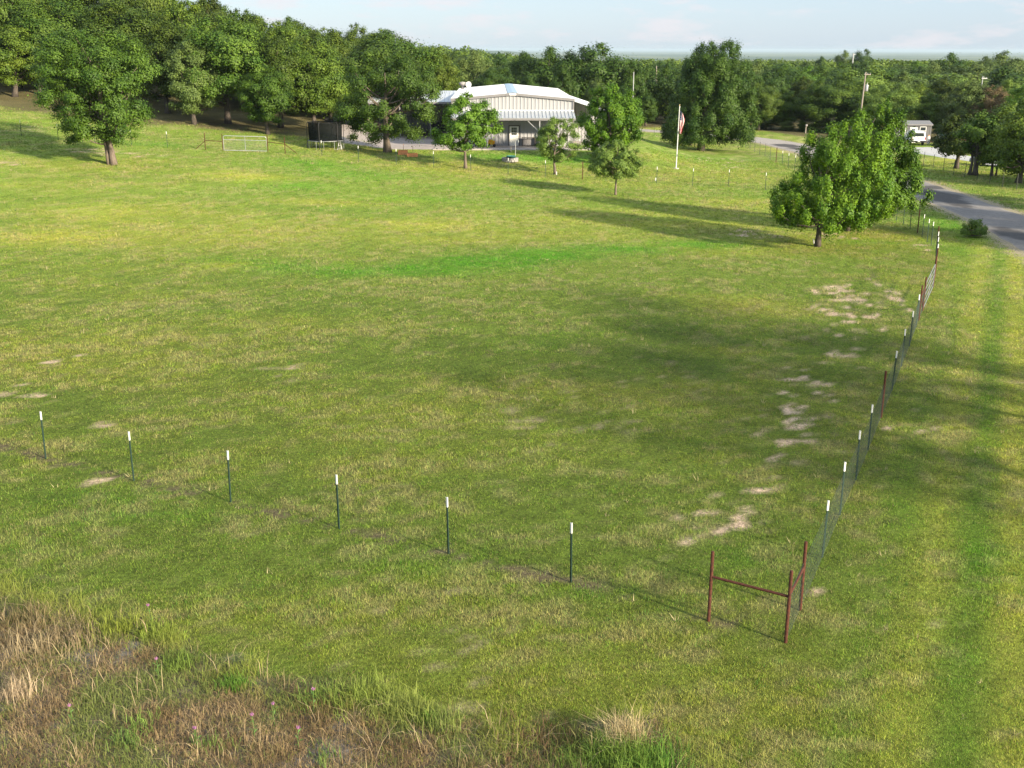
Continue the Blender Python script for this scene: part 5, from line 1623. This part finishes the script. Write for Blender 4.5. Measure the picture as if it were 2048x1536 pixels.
p = at(1926, 291)
t = thing('flatbed_trailer', 'low dark flatbed trailer on the pale drive behind the straight trunked tree', 'trailer', p, 1.45)
b = MB(); b.box((0, 2.0, .55), (1.8, 4.2, .12)); b.build('deck', M['doorframe'], t)
b = MB()
for s in (-.9, .9): b.box((s, 2, .75), (.05, 4.2, .25))
b.build('side_rail', M['rust'], t)
for s in (-1, 1):
    b = MB(); b.tube([(s * .92, 1.8, .3), (s * 1.1, 1.8, .3)], .3, 14); b.build('wheel', M['rubber'], t)
b = MB(); b.tube([(0, 4.0, .5), (0, 5.2, .42)], .05, 6); b.build('drawbar', M['rust'], t)
p = at(1856, 289)
t = thing('gas_cylinder', 'tall white gas cylinder with orange top standing right of the pickup', 'gas cylinder', p)
b = MB(); b.lathe([(.02, 0), (.18, .02), (.19, .1), (.19, 1.0), (.16, 1.12), (.1, 1.18), (.02, 1.19)], n=14); b.build('tank', M['white'], t, True)
b = MB(); b.lathe([(.10, 1.15), (.10, 1.3), (.02, 1.31)], n=12); b.build('valve_cover', M['orange'], t)
p = at(2024, 335)
t = thing('parked_car', 'pale silver car mostly hidden by branches at the right edge of the drive', 'car', p, .75)
b = MB(); section(b, [(0, ring(.86, .35, .9, .8)), (.2, ring(.88, .3, .98, .84)), (2.2, ring(.9, .3, .98, .86)), (4.0, ring(.88, .3, .9, .82)), (4.4, ring(.8, .35, .75, .7))]); b.build('body', M['galv'], t)
b = MB(); section(b, [(.3, [(-.8, .95), (.8, .95), (.7, 1.0), (-.7, 1.0)]), (.9, [(-.8, .95), (.8, .95), (.62, 1.45), (-.62, 1.45)]), (2.3, [(-.8, .95), (.8, .95), (.62, 1.47), (-.62, 1.47)]), (3.2, [(-.8, .92), (.8, .92), (.74, .97), (-.74, .97)])]); b.build('cabin', M['glass'], t)
wheels(t, (.8, 3.5), .9, .32)
p = at(1611, 268)
t = thing('mailbox', 'small wooden mailbox post beside the road bend in front of dark shrubs', 'mailbox', p)
b = MB(); b.box((0, 0, .6), (.14, .14, 1.3)); b.build('post', M['pole'], t)
b = MB(); b.box((.05, 0, 1.36), (.26, .5, .26)); b.build('box', M['stone'], t)


# ------------------------------------------------------------------ utility poles
def upole(px, Y, top, label, can=False, arm=True, tilt=0.0, mat='pole', r=.14, az=.3):
    x = x_at(px, Y); x = x_at(px, Y, h1(x, Y) + 4); z0 = h1(x, Y); hgt = z_at(Y, top) - z0
    t = thing('utility_pole', label, 'utility pole', (x, Y, z0), az); t.rotation_euler = (0, tilt, az)
    b = MB(); b.tube([(0, 0, -.3), (0, 0, hgt * .5), (0, 0, hgt)], [r, r * .85, r * .68], 9); b.build('pole', M[mat], t)
    if arm:
        b = MB(); b.box((.35, 0, hgt - .35), (1.1, .1, .12)); ar = b.build('crossarm', M[mat], t)
        for k in (-.1, .35, .8):
            b = MB(); b.lathe([(.04, hgt - .29), (.06, hgt - .2), (.03, hgt - .1), (.005, hgt - .08)], (k, 0, 0), 8); b.build('insulator', M['galv'], ar)
    if can:
        b = MB(); zc_ = hgt - 2.3
        b.lathe([(.02, zc_ - .5), (.28, zc_ - .48), (.30, zc_ - .4), (.30, zc_ + .4), (.27, zc_ + .48), (.05, zc_ + .52)], (.42, 0, 0), 14); c_ = b.build('transformer_can', M['galv'], t, True)
        b = MB(); b.lathe([(.03, zc_ + .5), (.05, zc_ + .7), (.02, zc_ + .78)], (.5, 0, 0), 8); b.build('bushing', M['white'], c_)
    return t


upole(1719, 170, 142, 'utility pole with a grey transformer can rising behind the maples', True, True, .035)
upole(1313, 212, 131, 'utility pole with small transformer left of the tallest pecan', True, False, .04, az=2.8)
upole(1264, 185, 143, 'pale slim pole standing in the trees right of the house maple', False, False, 0, 'galv', .11)
upole(1701, 400, 105, 'pale far pole sticking out above the canopy between two hazy domed trees', False, True, -.01, 'galv', .30)
upole(1955, 195, 150, 'grey utility pole among the trees above the bent dark trunk', False, True, .03, 'galv', .12)

# ------------------------------------------------------------------ pink wildflowers in the unmown strip
for i, (px, py) in enumerate(((143, 1450), (509, 1478), (396, 1500), (550, 1452), (598, 1500), (627, 1425), (316, 1362), (301, 1252))):
    p = at(px, py)
    t = thing('wildflower', 'small pink wildflower on a thin green stem in the dry foreground grass', 'wildflower', p, i * 1.0, 'pink wildflowers in the unmown strip')
    hgt = random.uniform(.36, .5)
    b = MB(); b.tube([(0, 0, -.03), (.02, .01, hgt * .5), (.0, .02, hgt)], .006, 5)
    for k in range(5):
        a_ = k * 2.4; z = hgt * (.25 + .13 * k); b.add([(0, 0, z), (.05 * math.cos(a_ + .3), .05 * math.sin(a_ + .3), z + .04), (.10 * math.cos(a_), .10 * math.sin(a_), z + .05), (.05 * math.cos(a_ - .3), .05 * math.sin(a_ - .3), z + .03)], [(0, 1, 2, 3)])
    b.build('stem', M['stem'], t)
    b = MB()
    for k in range(9):
        a_ = k * 2 * PI / 9
        b.add([(0, .02, hgt), (.035 * math.cos(a_ + .3), .035 * math.sin(a_ + .3) + .02, hgt + .02), (.038 * math.cos(a_), .038 * math.sin(a_) + .02, hgt + .035 + .02 * (k % 2)), (.035 * math.cos(a_ - .3), .035 * math.sin(a_ - .3) + .02, hgt + .02)], [(0, 1, 2, 3)])
    b.lathe([(.018, hgt), (.016, hgt + .03), (.004, hgt + .035)], (0, .02, 0), 7)
    b.build('flower_head', M['pink'], t)

# ------------------------------------------------------------------ haze, sky, sun, camera
hz = MB(); hz.box((0, 25000, (-62 + 34) / 2), (90000, 60000, 96))
mh, nt, out = new_mat('pale_air')
pv = N(nt, 'ShaderNodeVolumePrincipled'); pv.inputs['Color'].default_value = (.50, .61, .73, 1); pv.inputs['Density'].default_value = .000055; pv.inputs['Anisotropy'].default_value = 0.0
nt.links.new(pv.outputs[0], out.inputs['Volume'])
HAZE = hz.build('haze', mh); HAZE['kind'] = 'stuff'

SUN_EL = math.radians(18.5); sd = Vector((.77, -.64, 0)).normalized() * math.cos(SUN_EL) + Vector((0, 0, math.sin(SUN_EL)))
L = bpy.data.lights.new('sun', 'SUN'); L.energy = 4.1; L.angle = math.radians(2.8); L.color = (1.0, .87, .66)
lo = bpy.data.objects.new('sun', L); COL.objects.link(lo); lo.rotation_euler = sd.to_track_quat('Z', 'Y').to_euler(); lo.location = (60, -30, 60)

w = bpy.data.worlds.new('World'); scene.world = w; w.use_nodes = True; nt = w.node_tree
for n in list(nt.nodes): nt.nodes.remove(n)
out = nt.nodes.new('ShaderNodeOutputWorld'); bg = nt.nodes.new('ShaderNodeBackground')
sky = nt.nodes.new('ShaderNodeTexSky'); sky.sky_type = 'NISHITA'; sky.sun_disc = False
sky.sun_elevation = SUN_EL; sky.sun_rotation = math.atan2(sd.x, sd.y)
sky.air_density = 1.0; sky.dust_density = .6; sky.ozone_density = 1.5; sky.altitude = 200
bg.inputs['Strength'].default_value = .13
# thin pinkish cloud
tc = N(nt, 'ShaderNodeTexCoord'); mp = N(nt, 'ShaderNodeMapping'); mp.inputs['Scale'].default_value = (7, 7, 26)
nz = N(nt, 'ShaderNodeTexNoise'); nz.inputs['Scale'].default_value = 1.6; nz.inputs['Detail'].default_value = 6; nz.inputs['Roughness'].default_value = .6
cr_ = N(nt, 'ShaderNodeMapRange'); cr_.inputs['From Min'].default_value = .52; cr_.inputs['From Max'].default_value = .64
mxc = N(nt, 'ShaderNodeMix', data_type='RGBA'); mxc.inputs['B'].default_value = (2.45, 2.28, 2.38, 1)
nt.links.new(tc.outputs['Generated'], mp.inputs['Vector']); nt.links.new(mp.outputs['Vector'], nz.inputs['Vector']); nt.links.new(nz.outputs['Fac'], cr_.inputs['Value'])
sm = N(nt, 'ShaderNodeMath', operation='MULTIPLY'); sm.inputs[1].default_value = .6
nt.links.new(cr_.outputs['Result'], sm.inputs[0]); nt.links.new(sm.outputs[0], mxc.inputs['Factor'])
veil = N(nt, 'ShaderNodeMix', data_type='RGBA'); veil.inputs['Factor'].default_value = .82; vs_ = N(nt, 'ShaderNodeSeparateXYZ'); vt_ = N(nt, 'ShaderNodeTexCoord'); vr_ = N(nt, 'ShaderNodeMapRange'); vr_.inputs['From Min'].default_value = .06; vr_.inputs['From Max'].default_value = .8; vm_ = N(nt, 'ShaderNodeMix', data_type='RGBA'); vm_.inputs['A'].default_value = (1.14, 1.52, 2.08, 1); vm_.inputs['B'].default_value = (2.5, 2.85, 3.3, 1)
nt.links.new(vt_.outputs['Generated'], vs_.inputs[0]); nt.links.new(vs_.outputs['Z'], vr_.inputs['Value']); nt.links.new(vr_.outputs['Result'], vm_.inputs['Factor']); nt.links.new(vm_.outputs['Result'], veil.inputs['B'])
nt.links.new(sky.outputs['Color'], veil.inputs['A'])
nt.links.new(veil.outputs['Result'], mxc.inputs['A']); nt.links.new(mxc.outputs['Result'], bg.inputs['Color'])
nt.links.new(bg.outputs[0], out.inputs['Surface'])

cam = bpy.data.cameras.new('camera'); co = bpy.data.objects.new('camera', cam); COL.objects.link(co)
co.matrix_world = CAM_M
cam.sensor_width = 36; cam.lens = 36 * F / 2048; cam.clip_start = .5; cam.clip_end = 120000
scene.camera = co

scene.view_settings.view_transform = 'Standard'; scene.view_settings.look = 'None'
scene.view_settings.exposure = 1.55; scene.view_settings.gamma = 1; scene.view_settings.use_curve_mapping = False
scene.render.engine = 'CYCLES'
cy = scene.cycles
cy.max_bounces = 6; cy.diffuse_bounces = 3; cy.glossy_bounces = 2; cy.transmission_bounces = 3; cy.volume_bounces = 1; cy.transparent_max_bounces = 8
cy.use_denoising = True; cy.denoiser = 'OPENIMAGEDENOISE'; cy.denoising_input_passes = 'RGB_ALBEDO_NORMAL'; cy.denoising_prefilter = 'ACCURATE'
